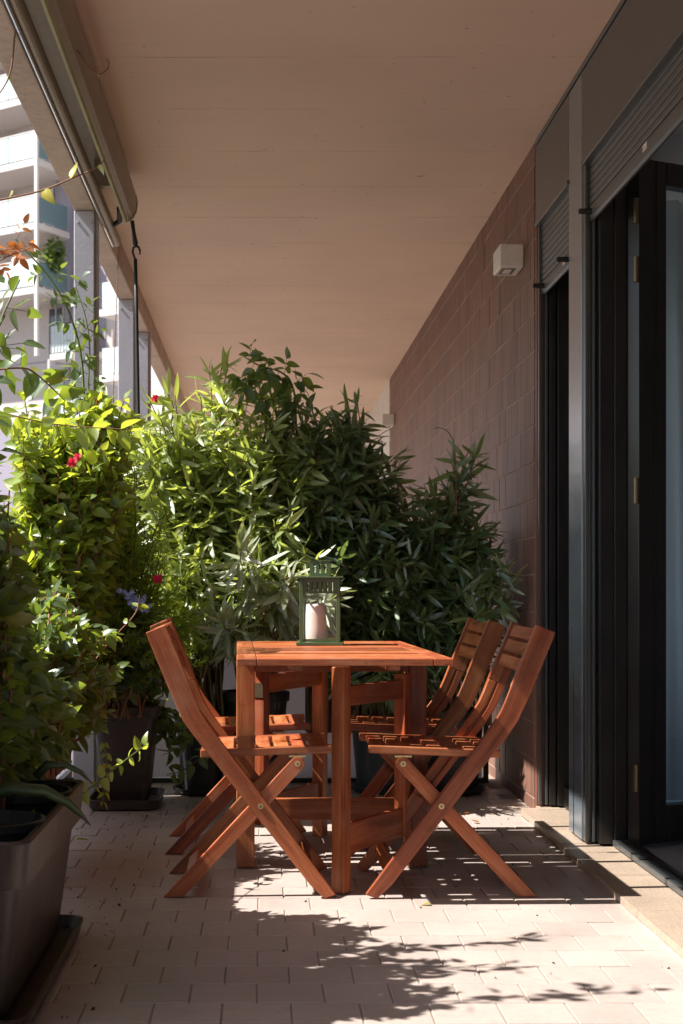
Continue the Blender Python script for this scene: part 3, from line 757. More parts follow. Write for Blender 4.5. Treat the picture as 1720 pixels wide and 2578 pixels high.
def rpot(label, x, y, rt, h, mt, saucer=True, rb=None):
    r = empty('round_pot', (x, y, 0)); tag(r, label, 'pot', 'round plastic pots along the screen')
    rb = rb or rt*.74
    obj('pot_body', MB().lathe([(rb-.005, .022), (rb, .026), (rt-.012, h-.045), (rt-.002, h-.042), (rt, h-.004), (rt-.004, h), (rt-.014, h), (rt-.018, h-.04)], 28), mt, r, smooth=False)
    obj('soil', MB().lathe([(.01, h-.05), (rt-.02, h-.045), (rt-.021, h-.05)], 20), 'soil', r)
    if saucer: obj('saucer', MB().lathe([(rb+.01, .0015), (rb+.035, .02), (rb+.04, .032), (rb+.032, .033), (rb+.02, .01), (rb, .008)], 28), mt, r)
rpot('charcoal round pot behind the left chairs', -.27, 6.36, .125, .38, 'plasticd')
rpot('charcoal round pot seen between the table legs', -.035, 6.36, .16, .46, 'plasticd', True, .105)
rpot('blue grey round pot on a saucer behind the table', .53, 6.42, .135, .34, 'plasticg')
rpot('charcoal round pot near the tiled wall behind the right chairs', .86, 6.38, .15, .38, 'plasticd')
# nursery pots standing inside the foreground trough
for (x, y, lb) in ((-.60, 3.12, 'black nursery pot rim inside the foreground trough, nearer one'), (-.60, 3.56, 'black nursery pot rim inside the foreground trough, farther one')):
    r = obj('nursery_pot', MB().lathe([(.09, .26), (.115, .395), (.122, .398), (.122, .415), (.114, .416), (.106, .38)], 28), 'plasticd'); r.location = (x, y, 0); tag(r, lb, 'pot')
    obj('soil', MB().lathe([(.005, .392), (.105, .388), (.106, .38)], 20), 'soil', r)

# ================================================================== PLANTS
def leaf_tpl(shape, W, n=6, fold=.22, curl=.25, wave=0.):
    vs = []; uv = []
    for i in range(n+1):
        t = i/n
        if shape == 'lance': wd = W*(math.sin(math.pi*min(1, t**.92))**.72)*(1-.12*t)+.004
        elif shape == 'ovate': wd = W*(math.sin(math.pi*t**.68)**.85)+.006
        else: wd = W*math.sqrt(max(0, math.sin(math.pi*t**.8)))+.006
        if i == n: wd = .003
        z = -curl*t*t+wave*math.sin(t*7)
        x = t*(1-.12*curl*t)
        for s in (-1, 0, 1):
            vs.append((x, s*wd, z+(fold*wd if s else 0))); uv.append((t, .5+.5*s))
    fs = []
    for i in range(n):
        a = 3*i; fs += [(a, a+3, a+4, a+1), (a+1, a+4, a+5, a+2)]
    return np.array(vs), fs, uv
TPL = {
 'lance': [leaf_tpl('lance', .088, 6, .25, c, w_) for c, w_ in ((.05, 0), (.22, .01), (.40, 0), (-.10, .01))],
 'slim': [leaf_tpl('lance', .075, 5, .3, c) for c in (.1, .3)],
 'ovate': [leaf_tpl('ovate', .27, 6, .35, c, w_) for c, w_ in ((.1, .01), (.3, 0), (-.12, .015), (.5, .0))],
 'rosy': [leaf_tpl('ovate', .26, 5, .25, c) for c in (.05, .2)],
 'petal': [leaf_tpl('round', .36, 4, .3, c) for c in (-.3, .2)],
}
TME = {}
def tpl_mesh(kind, k, mt):
    key = (kind, k, mt)
    if key not in TME:
        v, f, uv = TPL[kind][k]; me = bpy.data.meshes.new('leaf'); me.from_pydata(v.tolist(), [], f); me.materials.append(M[mt])
        l = me.uv_layers.new(name='UVMap'); vi = [i for fc_ in f for i in fc_]
        l.data.foreach_set('uv', [c for i in vi for c in uv[i]]); me.shade_smooth(); TME[key] = me
    return TME[key]
def basis(d, up, roll):
    d = d.normalized(); z = up-d*up.dot(d)
    if z.length < 1e-3: z = Vector((1, 0, 0))-d*d.x
    z.normalize(); y = z.cross(d)
    z2 = z*math.cos(roll)+y*math.sin(roll); y2 = z2.cross(d)
    return Matrix((d, y2, z2)).transposed()
def score(p, L):
    if p.y < .5: return -1
    u = U0+p.x/p.y*F; v = V0-(p.z-H)/p.y*F
    if not (-20 < u < 1740 and -20 < v < 2600): return -1
    return L/p.y-.010*p.y*0+(-.02*p.y)
def finish(root, leaves, kind, mt, n_obj=260, name='leaf', mt2=None):
    """leaves: (pos, 3x3 basis, length) in world space; the largest in view become single parts, the rest one mass"""
    loc = root.location
    sc = sorted(range(len(leaves)), key=lambda i: -score(leaves[i][0], leaves[i][2]))
    single = [i for i in sc[:n_obj] if score(leaves[i][0], leaves[i][2]) > -.9]
    ss = set(single)
    for i in single:
        p, b, L = leaves[i]; k = i % len(TPL[kind])
        o = bpy.data.objects.new(name, tpl_mesh(kind, k, mt))
        o.matrix_basis = Matrix.Translation(p-loc) @ (b*L).to_4x4()
        link(o, root)
    rest = [i for i in range(len(leaves)) if i not in ss]
    if not rest: return
    V = []; Fc = []; UVs = []; base = 0
    for k in range(len(TPL[kind])):
        ids = [i for i in rest if i % len(TPL[kind]) == k]
        if not ids: continue
        v, f, uv = TPL[kind][k]; f = np.array(f); nv = len(v)
        Bm = np.array([np.array(leaves[i][1])*leaves[i][2] for i in ids]); Ps = np.array([tuple(leaves[i][0]-loc) for i in ids])
        W_ = np.einsum('nij,vj->nvi', Bm, v)+Ps[:, None, :]
        V.append(W_.reshape(-1, 3)); off = base+np.arange(len(ids))*nv
        Fc.append((f[None]+off[:, None, None]).reshape(-1, 4)); base += nv*len(ids)
        u_ = np.array(uv)[f.ravel()]; UVs.append(np.tile(u_, (len(ids), 1)))
    V = np.concatenate(V); Fc = np.concatenate(Fc); UVs = np.concatenate(UVs)
    me = bpy.data.meshes.new('foliage'); me.vertices.add(len(V)); me.vertices.foreach_set('co', V.astype(np.float32).ravel())
    me.loops.add(Fc.size); me.loops.foreach_set('vertex_index', Fc.ravel().astype(np.int32))
    me.polygons.add(len(Fc)); me.polygons.foreach_set('loop_start', np.arange(0, Fc.size, 4, dtype=np.int32)); me.polygons.foreach_set('loop_total', np.full(len(Fc), 4, dtype=np.int32))
    l = me.uv_layers.new(name='UVMap'); l.data.foreach_set('uv', UVs.astype(np.float32).ravel())
    me.materials.append(M[mt2 or mt]); me.update(calc_edges=True); me.validate(); me.shade_smooth()
    o = bpy.data.objects.new('foliage', me); link(o, root); tag(o, kind='stuff')
def bez(a, b, c, t): return a*(1-t)**2+b*2*t*(1-t)+c*t*t
def dens(env, rng):
    """one tip inside an envelope (u, v, Y, ru, rv, rY): photo position and reach, depth in metres"""
    while True:
        q = Vector((rng.uniform(-1, 1), rng.uniform(-1, 1), rng.uniform(-1, 1)))
        if .05 < q.length <= 1: break
    if rng.random() < .45: q = q.normalized()*rng.uniform(.75, 1.0)
    return P(env[0]+q.x*env[3], env[1]+q.y*env[4], env[2]+q.z*env[5])
def shrub(name, label, cat, group, base, envs, kind, mt, smt, Lr, sp, whorl, t0, ang, droop, seed, n_obj=260, rbase=.05, stem_r=.006, leafscale_tip=.6, xlim=None, jit=.25, tipup=0., ymax=6.69, roll=.5, arch=(.55, .85), spread=14):
    rng = random.Random(seed); base = Vector(base)
    root = empty(name, base); tag(root, label, cat, group)
    sm = MB(); leaves = []
    for env, n in envs:
        for _ in range(n):
            tip = dens(env, rng)
            if xlim: tip.x = min(max(tip.x, xlim[0]), xlim[1])
            tip.y = min(tip.y, ymax-.05)
            rb = rbase if isinstance(rbase, tuple) else (rbase, rbase)
            st = base+Vector((rng.uniform(-1, 1)*rb[0], rng.uniform(-1, 1)*rb[1], -.03))
            mid = Vector((st.x+(tip.x-st.x)*rng.uniform(.15, .5), st.y+(tip.y-st.y)*rng.uniform(.15, .5), st.z+(tip.z-st.z)*rng.uniform(*arch)+max(0, .12-abs(tip.z-st.z)*.1)))
            L = (tip-st).length; ns = 9
            pts = [bez(st, mid, tip, i/ns) for i in range(ns+1)]
            wob = [Vector((rng.gauss(0, .008), rng.gauss(0, .008), rng.gauss(0, .005))) if 0 < i < ns else Vector() for i in range(ns+1)]
            pts = [p+q for p, q in zip(pts, wob)]
            sm.tube([p-base for p in pts], [stem_r*(1-.8*i/ns)+.0008 for i in range(ns+1)], 5, False)
            seglen = [(pts[i+1]-pts[i]).length for i in range(ns)]; tot = sum(seglen)
            s = max(t0*tot, tot-.75); phase = rng.uniform(0, 6.28)
            while s < tot:
                acc = 0
                for i in range(ns):
                    if acc+seglen[i] >= s: break
                    acc += seglen[i]
                f = (s-acc)/max(seglen[i], 1e-6); p = pts[i].lerp(pts[i+1], min(f, 1)); tan = (pts[i+1]-pts[i]).normalized()
                q = (s/tot-t0)/(1-t0)
                a1 = tan.cross(Vector((0, 0, 1)) if abs(tan.z) < .95 else Vector((1, 0, 0))).normalized(); a2 = tan.cross(a1)
                near_tip = max(0, 1-(tot-s)/.06)
                for k in range(whorl):
                    th = phase+2*math.pi*k/whorl+rng.gauss(0, .3)
                    an = R(rng.gauss(ang, spread))*(1-.55*near_tip)
                    d = tan*math.cos(an)+(a1*math.cos(th)+a2*math.sin(th))*math.sin(an)
                    d = d+Vector((0, 0, -droop*rng.uniform(.3, 1.4)*(1-near_tip)))+Vector((0, 0, tipup*near_tip))
                    d += Vector((rng.gauss(0, jit), rng.gauss(0, jit), rng.gauss(0, jit)))*.5
                    LL = rng.uniform(*Lr)*(1-(1-leafscale_tip)*near_tip)
                    e = p+d.normalized()*LL
                    if e.y > ymax: d.y = -abs(d.y)*.3
                    if xlim and e.x > xlim[1]+.03: d.x = -abs(d.x)*.3
                    leaves.append((p.copy(), basis(d, Vector((-.5+rng.gauss(0, .35), -.3+rng.gauss(0, .35), .9)), rng.gauss(0, roll)), LL))
                phase += .9+rng.gauss(0, .2); s += sp*rng.uniform(.7, 1.3)
    obj('stems', sm, smt, root, smooth=True)
    finish(root, leaves, kind, mt, n_obj)
    return root
OG = 'oleanders in pots along the white screen'
ole = dict(rbase=.10, kind='lance', Lr=(.085, .16), sp=.034, whorl=3, t0=.46, ang=60, droop=.32, n_obj=290, xlim=(-.86, 1.08), roll=.75, arch=(.65, 1.05), jit=.65, spread=24)
shrub('oleander', 'sunlit oleander behind the left chairs, brightest of the long-leaved shrubs', 'shrub', OG, (-.27, 6.34, .36),
      [((480, 1160, 6.16, 150, 190, .16), 28), ((410, 1080, 6.22, 120, 110, .12), 14), ((545, 925, 6.3, 45, 25, .05), 3), ((490, 1430, 6.05, 150, 150, .15), 20), ((450, 1300, 6.58, 200, 280, .05), 26)], mt='ole', smt='stem', seed=11, **{**ole, 'sp': .043})
shrub('oleander', 'tall oleander in the middle behind the table, half in sun', 'shrub', OG, (-.02, 6.34, .42),
      [((680, 1220, 6.1, 140, 190, .16), 26), ((620, 1070, 6.2, 120, 110, .15), 12), ((700, 1440, 5.98, 140, 130, .15), 15), ((680, 1330, 6.58, 180, 280, .05), 24)], mt='ole', smt='stem', seed=12, **{**ole, 'sp': .040})
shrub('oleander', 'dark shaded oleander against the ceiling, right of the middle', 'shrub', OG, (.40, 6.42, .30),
      [((830, 1120, 6.3, 110, 110, .2), 22), ((780, 1150, 6.22, 120, 130, .15), 18), ((885, 1030, 6.3, 60, 30, .08), 2), ((930, 1190, 6.3, 80, 110, .15), 12), ((890, 1320, 6.3, 130, 170, .2), 24), ((860, 1480, 6.15, 120, 120, .18), 14), ((870, 1320, 6.56, 170, 270, .06), 28)], mt='ole_shade', smt='stem', seed=13, **{**ole, 'rbase': (.2, .08)})
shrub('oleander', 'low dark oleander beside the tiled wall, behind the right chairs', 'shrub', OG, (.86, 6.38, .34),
      [((1130, 1330, 6.3, 125, 150, .2), 24), ((1190, 1500, 6.1, 110, 120, .18), 14), ((1030, 1360, 6.4, 120, 150, .15), 20), ((1190, 1160, 6.3, 60, 30, .1), 4), ((1270, 1470, 5.95, 40, 40, .05), 4)], mt='ole_shade', smt='stem', seed=14, **{**ole, 'rbase': (.16, .08)})
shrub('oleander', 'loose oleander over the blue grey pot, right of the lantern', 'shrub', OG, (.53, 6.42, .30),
      [((970, 1480, 6.2, 120, 150, .2), 22), ((1060, 1600, 6.15, 120, 140, .2), 16), ((930, 1690, 6.0, 90, 70, .15), 8), ((1020, 1480, 6.56, 150, 220, .06), 22), ((1000, 1320, 6.3, 80, 130, .15), 12)], mt='ole_shade', smt='stem', seed=15, **{**ole, 'rbase': (.2, .08)})
shrub('oleander', 'oleander shoot with long pale drooping leaves just left of the lantern', 'shrub', OG, (-.02, 6.02, .42),
      [((640, 1385, 5.75, 45, 25, .08), 3), ((720, 1455, 5.75, 30, 20, .06), 3), ((560, 1560, 5.8, 60, 60, .1), 6), ((800, 1500, 5.8, 90, 40, .1), 6)], kind='lance', mt='olep', smt='stem',
      Lr=(.12, .175), sp=.028, whorl=3, t0=.72, ang=60, droop=.75, seed=16, n_obj=200, tipup=.6)
PB = shrub('plumbago', 'fine leaved plumbago with pale blue flowers left of the chairs', 'shrub', None, (-.56, 5.95, .40),
      [((320, 1330, 5.75, 130, 180, .12), 50), ((420, 1500, 5.9, 120, 130, .15), 38), ((300, 1600, 5.75, 130, 140, .15), 34), ((440, 1640, 6.05, 90, 80, .12), 18)], kind='slim', mt='clim', smt='gstem',
      Lr=(.035, .07), sp=.018, whorl=3, t0=.45, ang=55, droop=.1, seed=21, n_obj=280, stem_r=.004)
shrub('oleander', 'sunlit oleander in the far left corner under the crank rod', 'shrub', OG, (-.66, 6.55, .40),
      [((300, 1120, 6.60, 110, 130, .04), 20), ((210, 1160, 6.60, 90, 130, .04), 14)], mt='ole', smt='stem', seed=17, **ole)
# broad-leaved climbers along the parapet
CG = 'broad leaved climbers along the parapet'
cl_o = dict(rbase=(.08, .28), kind='ovate', whorl=2, t0=.30, ang=62, droop=.45, jit=.5, roll=.8)
shrub('climber', 'bright backlit broad leaved climber at the left edge above the planters', 'climber', CG, (-.74, 5.62, .40),
      [((120, 1210, 5.6, 130, 140, .2), 40), ((70, 1370, 5.55, 140, 120, .2), 34), ((40, 1150, 5.5, 80, 110, .12), 18), ((150, 985, 5.62, 110, 80, .1), 9), ((270, 1010, 5.68, 90, 80, .08), 9), ((210, 1100, 5.62, 120, 90, .12), 20), ((270, 1230, 5.6, 70, 130, .1), 16)], mt='clim', smt='rstem', Lr=(.045, .085), sp=.026, seed=31, n_obj=290, xlim=(-.95, -.46), **cl_o)
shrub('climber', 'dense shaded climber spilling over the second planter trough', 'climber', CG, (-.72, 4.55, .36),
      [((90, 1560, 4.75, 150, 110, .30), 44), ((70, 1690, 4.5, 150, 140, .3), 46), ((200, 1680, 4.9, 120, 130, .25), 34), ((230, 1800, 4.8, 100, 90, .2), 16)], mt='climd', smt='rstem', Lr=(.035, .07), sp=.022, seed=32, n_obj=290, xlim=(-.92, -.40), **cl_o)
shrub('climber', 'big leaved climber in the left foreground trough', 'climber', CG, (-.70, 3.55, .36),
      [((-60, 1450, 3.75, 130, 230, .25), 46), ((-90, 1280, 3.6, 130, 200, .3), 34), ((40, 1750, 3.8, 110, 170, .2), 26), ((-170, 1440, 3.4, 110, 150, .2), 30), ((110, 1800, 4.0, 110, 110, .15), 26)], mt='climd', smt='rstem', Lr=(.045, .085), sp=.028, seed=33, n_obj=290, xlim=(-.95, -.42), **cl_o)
shrub('climber', 'tall climber at the near end of the foreground trough, mostly beyond the left edge', 'climber', CG, (-.72, 3.08, .36),
      [((-190, 1280, 3.1, 120, 330, .25), 44), ((-150, 1050, 3.3, 110, 130, .3), 16)], mt='clim', smt='rstem', Lr=(.045, .085), sp=.03, seed=34, n_obj=60, xlim=(-.95, -.52), **cl_o)
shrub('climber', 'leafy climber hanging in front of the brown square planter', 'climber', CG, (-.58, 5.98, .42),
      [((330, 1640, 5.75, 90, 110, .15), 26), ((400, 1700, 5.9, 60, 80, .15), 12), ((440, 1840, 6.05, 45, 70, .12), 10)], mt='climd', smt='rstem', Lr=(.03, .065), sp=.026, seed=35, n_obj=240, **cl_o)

# ---- single shoots with leaves placed by hand along a line
def shoot(name, label, cat, pts, r0, smt, kind, mt, Lr, step, seed, group=None, t0=0., pinnate=0, droop=.3, tipmt=None, tipn=0, n_obj=300, both=True):
    rng = random.Random(seed); pts = [Vector(p) for p in pts]
    # smooth the line
    for _ in range(2):
        q = [pts[0]]
        for a, b in zip(pts[:-1], pts[1:]): q += [a.lerp(b, .25), a.lerp(b, .75)]
        pts = q+[pts[-1]]
    root = empty(name, pts[0]); tag(root, label, cat, group); b0 = pts[0]
    n = len(pts); sm = MB().tube([p-b0 for p in pts], [r0*(1-.7*i/n)+.0006 for i in range(n)], 6)
    lv = []; tv = []
    acc = [0]
    for a, b in zip(pts[:-1], pts[1:]): acc.append(acc[-1]+(b-a).length)
    s = t0*acc[-1]; side = 1
    while step and s < acc[-1]:
        i = max(j for j in range(n) if acc[j] <= s); i = min(i, n-2)
        p = pts[i].lerp(pts[i+1], (s-acc[i])/max(1e-6, acc[i+1]-acc[i])); tan = (pts[i+1]-pts[i]).normalized()
        sidev = tan.cross(Vector((0, 1, 0))).normalized()*side+Vector((rng.gauss(0, .25), rng.gauss(0, .7), 0))
        tgt = tv if tipmt and s > acc[-1]-tipn else lv
        if pinnate:
            d = (tan*.6+sidev*.9+Vector((0, 0, -droop*.5))).normalized(); rl = rng.uniform(.05, .085)
            e = p+d*rl; sm.tube([p-b0, e-b0], [.0013, .0008], 4)
            for k in range(pinnate):
                q = p.lerp(e, .35+.65*(k//2)/max(1, (pinnate-1)//2)) if k < pinnate-1 else e
                w_ = d.cross(Vector((rng.gauss(0, .2), 1, rng.gauss(0, .2)))).normalized()*(1 if k % 2 else -1)
                dd = d*.5+w_ if k < pinnate-1 else d
                dd = dd+Vector((rng.gauss(0, .2), rng.gauss(0, .4), -droop*rng.uniform(.2, 1.2)))
                tgt.append((q.copy(), basis(dd, Vector((rng.gauss(0, .5), -.6, 1)), rng.gauss(0, .6)), rng.uniform(*Lr)))
        else:
            for sg in ((1, -1) if both else (1,)):
                d = tan*.5+sidev*sg+Vector((0, rng.gauss(0, .3), -droop*rng.uniform(.2, 1.2)))
                tgt.append((p.copy(), basis(d, Vector((rng.gauss(0, .5), -.5, 1)), rng.gauss(0, .7)), rng.uniform(*Lr)))
        side = -side; s += step*rng.uniform(.8, 1.2)
    obj('stem', sm, smt, root, smooth=True)
    if lv: finish(root, lv, kind, mt, n_obj)
    if tv: finish(root, tv, kind, tipmt, n_obj)
    return root
Yr = 5.9
shoot('rose_cane', 'tall rose cane with orange young leaves at the top left', 'rose', [P(250, 1420, Yr), P(222, 1180, Yr), P(212, 1000, Yr), P(205, 880, Yr), P(170, 770, Yr), P(120, 690, Yr), P(60, 625, Yr), P(38, 600, Yr)], .006, 'gstem', 'rosy', 'rose', (.035, .06), .062, 41, 'rose canes', .18, 5, .35, 'redleaf', .11)
shoot('rose_cane', 'orange leaved rose tip at the left edge of the picture', 'rose', [P(-60, 700, 5.6), P(-10, 660, 5.6), P(30, 640, 5.6), P(75, 625, 5.6)], .004, 'rstem', 'rosy', 'redleaf', (.035, .06), .045, 42, 'rose canes', .2, 5, .7)
shoot('rose_cane', 'dark rose spray with red tips arching in front of the ceiling', 'rose', [P(760, 1250, 6.25), P(745, 1080, 6.22), P(745, 985, 6.2), P(715, 935, 6.2), P(660, 925, 6.2), P(625, 905, 6.2), P(612, 895, 6.2)], .005, 'gstem', 'rosy', 'rose', (.055, .085), .030, 43, 'rose canes', .30, 5, .8, 'redleaf', .03)
shoot('rose_cane', 'second rose spray below the dark one, hanging leaves', 'rose', [P(720, 1200, 6.2), P(700, 1060, 6.18), P(680, 980, 6.17), P(640, 950, 6.16), P(600, 960, 6.15)], .004, 'gstem', 'rosy', 'rose', (.055, .085), .034, 44, 'rose canes', .35, 5, .9)
shoot('rose_cane', 'thin leafy rose cane in front of the nearest post', 'rose', [P(250, 1400, 6.0), P(226, 1120, 6.0), P(222, 960, 6.0), P(228, 880, 6.0), P(218, 800, 6.0), P(190, 720, 6.0)], .004, 'gstem', 'rosy', 'rose', (.035, .06), .055, 45, 'rose canes', .2, 5, .3)
VG = 'thin vine shoots'
shoot('vine_shoot', 'vine shoot, leaves coloured sunlit yellow, reaching across the awning bar', 'vine', [P(-70, 515, 4.6), P(20, 500, 4.6), P(110, 480, 4.6), P(190, 445, 4.6), P(240, 425, 4.6), P(262, 405, 4.6), P(264, 392, 4.6)], .003, 'rstem', 'ovate', 'yleaf', (.045, .065), .10, 51, VG, .25, 0, 0, both=False)  # yellow leaf colour stands for sunlight on these leaves
shoot('vine_shoot', 'bare curled vine tendril against the ceiling at the top left', 'vine', [P(110, -60, 4.4), P(130, 0, 4.4), P(175, 95, 4.4), P(225, 175, 4.4), P(250, 190, 4.4), P(272, 175, 4.4), P(276, 158, 4.4), P(268, 148, 4.4)], .0028, 'rstem', 'ovate', 'clim', (.008, .014), .12, 52, VG, .2, 0, 0)
shoot('vine_shoot', 'bare vine stem hanging over the beam in the top left corner', 'vine', [P(75, -60, 4.2), P(52, 10, 4.2), P(36, 90, 4.2), P(32, 160, 4.2), P(20, 205, 4.2), P(-15, 255, 4.2)], .0034, 'rstem', 'ovate', 'clim', (.008, .014), .14, 53, VG, .1, 0, 0)
shoot('vine_shoot', 'long green vine shoot crossing in front of the foreground trough', 'vine', [P(-60, 2120, 3.3), P(30, 2100, 3.35), P(120, 2060, 3.5), P(220, 1990, 3.8), P(300, 1925, 4.1), P(375, 1870, 4.4)], .003, 'gstem', 'ovate', 'clim', (.03, .05), .085, 54, VG, .15, 0, .2)
shoot('vine_shoot', 'big dark leaves on a vine stem at the left edge', 'vine', [P(-80, 940, 4.3), P(-10, 930, 4.3), P(60, 925, 4.3), P(85, 935, 4.3), P(130, 975, 4.5), P(165, 1010, 4.7)], .0034, 'rstem', 'ovate', 'climd', (.075, .11), .055, 55, VG, .1, 0, .1)
shoot('vine_shoot', 'vine with broad backlit leaves hanging in a row below the rose', 'vine', [P(-40, 1030, 5.2), P(30, 1045, 5.2), P(110, 1065, 5.2), P(200, 1075, 5.2), P(270, 1078, 5.2), P(330, 1082, 5.2)], .003, 'rstem', 'ovate', 'clim', (.07, .095), .052, 56, VG, .05, 0, 1.1)
shoot('vine_shoot', 'brown tendril winding down in front of the plumbago', 'vine', [P(200, 1720, 5.0), P(240, 1660, 5.0), P(290, 1600, 5.1), P(345, 1545, 5.2), P(352, 1500, 5.2)], .0026, 'rstem', 'ovate', 'clim', (.03, .045), .09, 57, VG, .1, 0, .3)
shoot('vine_shoot', 'thin tendril curling over the low oleander by the tiled wall', 'vine', [P(1150, 1300, 6.2), P(1148, 1180, 6.2), P(1145, 1120, 6.2), P(1130, 1085, 6.2), P(1105, 1075, 6.2), P(1092, 1080, 6.2)], .0022, 'rstem', 'ovate', 'climd', (.01, .02), 0, 58, VG)
shoot('vine_shoot', 'hanging leafy shoot in front of the white screen beside the left chair', 'vine', [P(520, 1760, 6.1), P(500, 1800, 6.1), P(470, 1850, 6.1), P(440, 1890, 6.1), P(410, 1900, 6.1)], .003, 'stem', 'ovate', 'climd', (.045, .07), .04, 59, VG, .0, 0, .6)
shoot('vine_shoot', 'second leafy shoot low in front of the white screen', 'vine', [P(560, 1820, 6.15), P(530, 1880, 6.15), P(500, 1910, 6.15), P(465, 1940, 6.12), P(420, 1950, 6.1)], .003, 'stem', 'ovate', 'climd', (.045, .07), .045, 60, VG, .0, 0, .4)
shoot('vine_shoot', 'small hanging shoot beside the foreground trough', 'vine', [P(262, 1870, 4.4), P(272, 1930, 4.4), P(265, 1990, 4.4), P(258, 2030, 4.4)], .0022, 'gstem', 'ovate', 'clim', (.02, .035), .03, 61, VG, 0, 0, .8)

shoot('rose_cane', 'tall leafy cane rising at the left edge above the foreground trough', 'rose', [(-.72, 3.45, .9), (-.73, 3.47, 1.2), (-.70, 3.5, 1.42), (-.66, 3.53, 1.58), (-.61, 3.56, 1.70)], .004, 'gstem', 'rosy', 'rose', (.045, .07), .05, 46, 'rose canes', .25, 3, .3)
shoot('rose_cane', 'leafy cane above the near end of the foreground trough, beyond the left edge', 'rose', [(-.74, 3.0, 1.0), (-.74, 3.02, 1.4), (-.73, 3.03, 1.62), (-.70, 3.04, 1.78), (-.68, 3.05, 1.9)], .004, 'gstem', 'rosy', 'rose', (.045, .07), .06, 47, 'rose canes', .3, 3, .3)
shoot('rose_cane', 'leafy cane leaning out of the foreground trough', 'rose', [(-.74, 3.25, .9), (-.72, 3.27, 1.2), (-.66, 3.3, 1.45), (-.60, 3.3, 1.56)], .004, 'gstem', 'rosy', 'rose', (.045, .07), .05, 48, 'rose canes', .25, 3, .3)
# ---- flowers
def flower(label, u, v, Y, size, mt, n, cat, group, seed, spread=1.):
    rng = random.Random(seed); c = P(u, v, Y); r = empty('flower', c); tag(r, label, cat, group)
    for k in range(n):
        a = 2*math.pi*k/max(3, min(n, 6))+rng.gauss(0, .2); lay = k//6
        d = Vector((math.cos(a), -.35-.3*lay, math.sin(a)*.9))
        o = bpy.data.objects.new('petal', tpl_mesh('petal', k % 2, mt)); o.matrix_basis = (basis(d, Vector((0, -1, .2)), rng.gauss(0, .3))*(size*(1-.2*lay))).to_4x4(); link(o, r)
    obj('calyx', MB().tube([(0, .0, 0), (.002, .012, -.012)], [.004, .0018], 6), 'gstem', r)
RG = 'small crimson flowers among the leaves'
flower('large crimson rose bloom left of the crank rod, in front of the nearest post', 242, 1006, 5.75, .030, 'petal', 16, 'flower', RG, 1)
flower('small crimson flower right of the crank rod', 391, 1004, 5.9, .020, 'petal', 8, 'flower', RG, 2)
flower('crimson flower in a pair at the left, lower one', 182, 1165, 5.4, .024, 'petal', 8, 'flower', RG, 3)
flower('crimson flower in a pair at the left, upper one', 196, 1150, 5.4, .018, 'petal', 6, 'flower', RG, 4)
flower('tiny crimson flower between the rose bloom and the pair', 223, 1102, 5.4, .013, 'petal', 6, 'flower', RG, 5)
flower('crimson flower low in the leaves above the left chairs', 397, 1457, 5.6, .024, 'petal', 8, 'flower', RG, 6)
pf = empty('flower_cluster', P(330, 1510, 5.55)); tag(pf, 'pale blue plumbago flower cluster left of the chairs', 'flower')
rng = random.Random(5)
for k in range(26):
    u, v = rng.choice([(305, 1490), (325, 1502), (340, 1515), (335, 1525), (357, 1510), (364, 1530)])
    c = P(u+rng.gauss(0, 7), v+rng.gauss(0, 6), 5.55+rng.gauss(0, .02))-pf.location
    for j in range(5):
        a = 1.256*j+k; d = Vector((math.cos(a), -.4, math.sin(a)))
        o = bpy.data.objects.new('petal', tpl_mesh('petal', j % 2, 'bluepetal')); o.matrix_basis = Matrix.Translation(c) @ (basis(d, Vector((0, -1, .2)), rng.gauss(0, .3))*.013).to_4x4(); link(o, pf)
for u, v, lb in ((200, 1493, 'pale round garden ornament among the leaves at the left'), (535, 1488, 'pale round garden ornament above the left chairs')):
    m = MB().lathe([(.002, -.030), (.018, -.026), (.029, -.012), (.031, .002), (.025, .018), (.010, .027), (.003, .034), (.001, .035)], 20)
    o = obj('garden_ornament', m, 'ornament', smooth=True); o.location = P(u, v, 6.12); tag(o, lb, 'ornament')
# thick succulent leaves over the foreground trough
su = empty('succulent', (-.66, 3.30, .37)); tag(su, 'succulent with thick arching leaves in the foreground trough', 'succulent')
for pts, r0 in (([P(-40, 2000, 3.25), P(30, 1985, 3.25), P(110, 1990, 3.28), P(170, 2020, 3.32), P(205, 2052, 3.36), P(228, 2078, 3.4)], .016), ([P(90, 1955, 3.6), P(120, 1925, 3.6), P(165, 1925, 3.6), P(205, 1945, 3.62), P(235, 1975, 3.65)], .012)):
    pp_ = [p-su.location for p in pts]; n = len(pp_)
    obj('thick_leaf', MB().tube(pp_, [r0*(1-(i/(n-1))**2*.92) for i in range(n)], 8), 'aloe', su, smooth=True)
# fallen leaves
def fallen(label, u, v, size, mt, rz, seed):
    Y = F*H/(v-V0); o = inst('fallen_leaf', tpl_mesh('ovate', seed % 4, mt), P(u, v, Y)+Vector((0, 0, .006)), None, (R(8), R(-6), R(rz))); o.scale = (size,)*3
    tag(o, label, 'leaf', 'fallen leaves on the floor')
fallen('yellow fallen leaf on the sunlit floor in front of the right chair', 1085, 2280, .036, 'yleaf', 170, 3)
fallen('green fallen leaf on the shaded tiles beside the foreground trough', 190, 2120, .05, 'clim', 5, 0)
rng = random.Random(3)
for k, (u, v) in enumerate(((1120, 2060), (1180, 2050), (1205, 2075), (1100, 2080))):
    fallen('dry brown leaf %s on the dappled floor by the tiled wall' % ('nearest the table', 'at the back', 'nearest the sill', 'in front')[k], u, v, .04, 'redleaf', rng.uniform(0, 360), k)

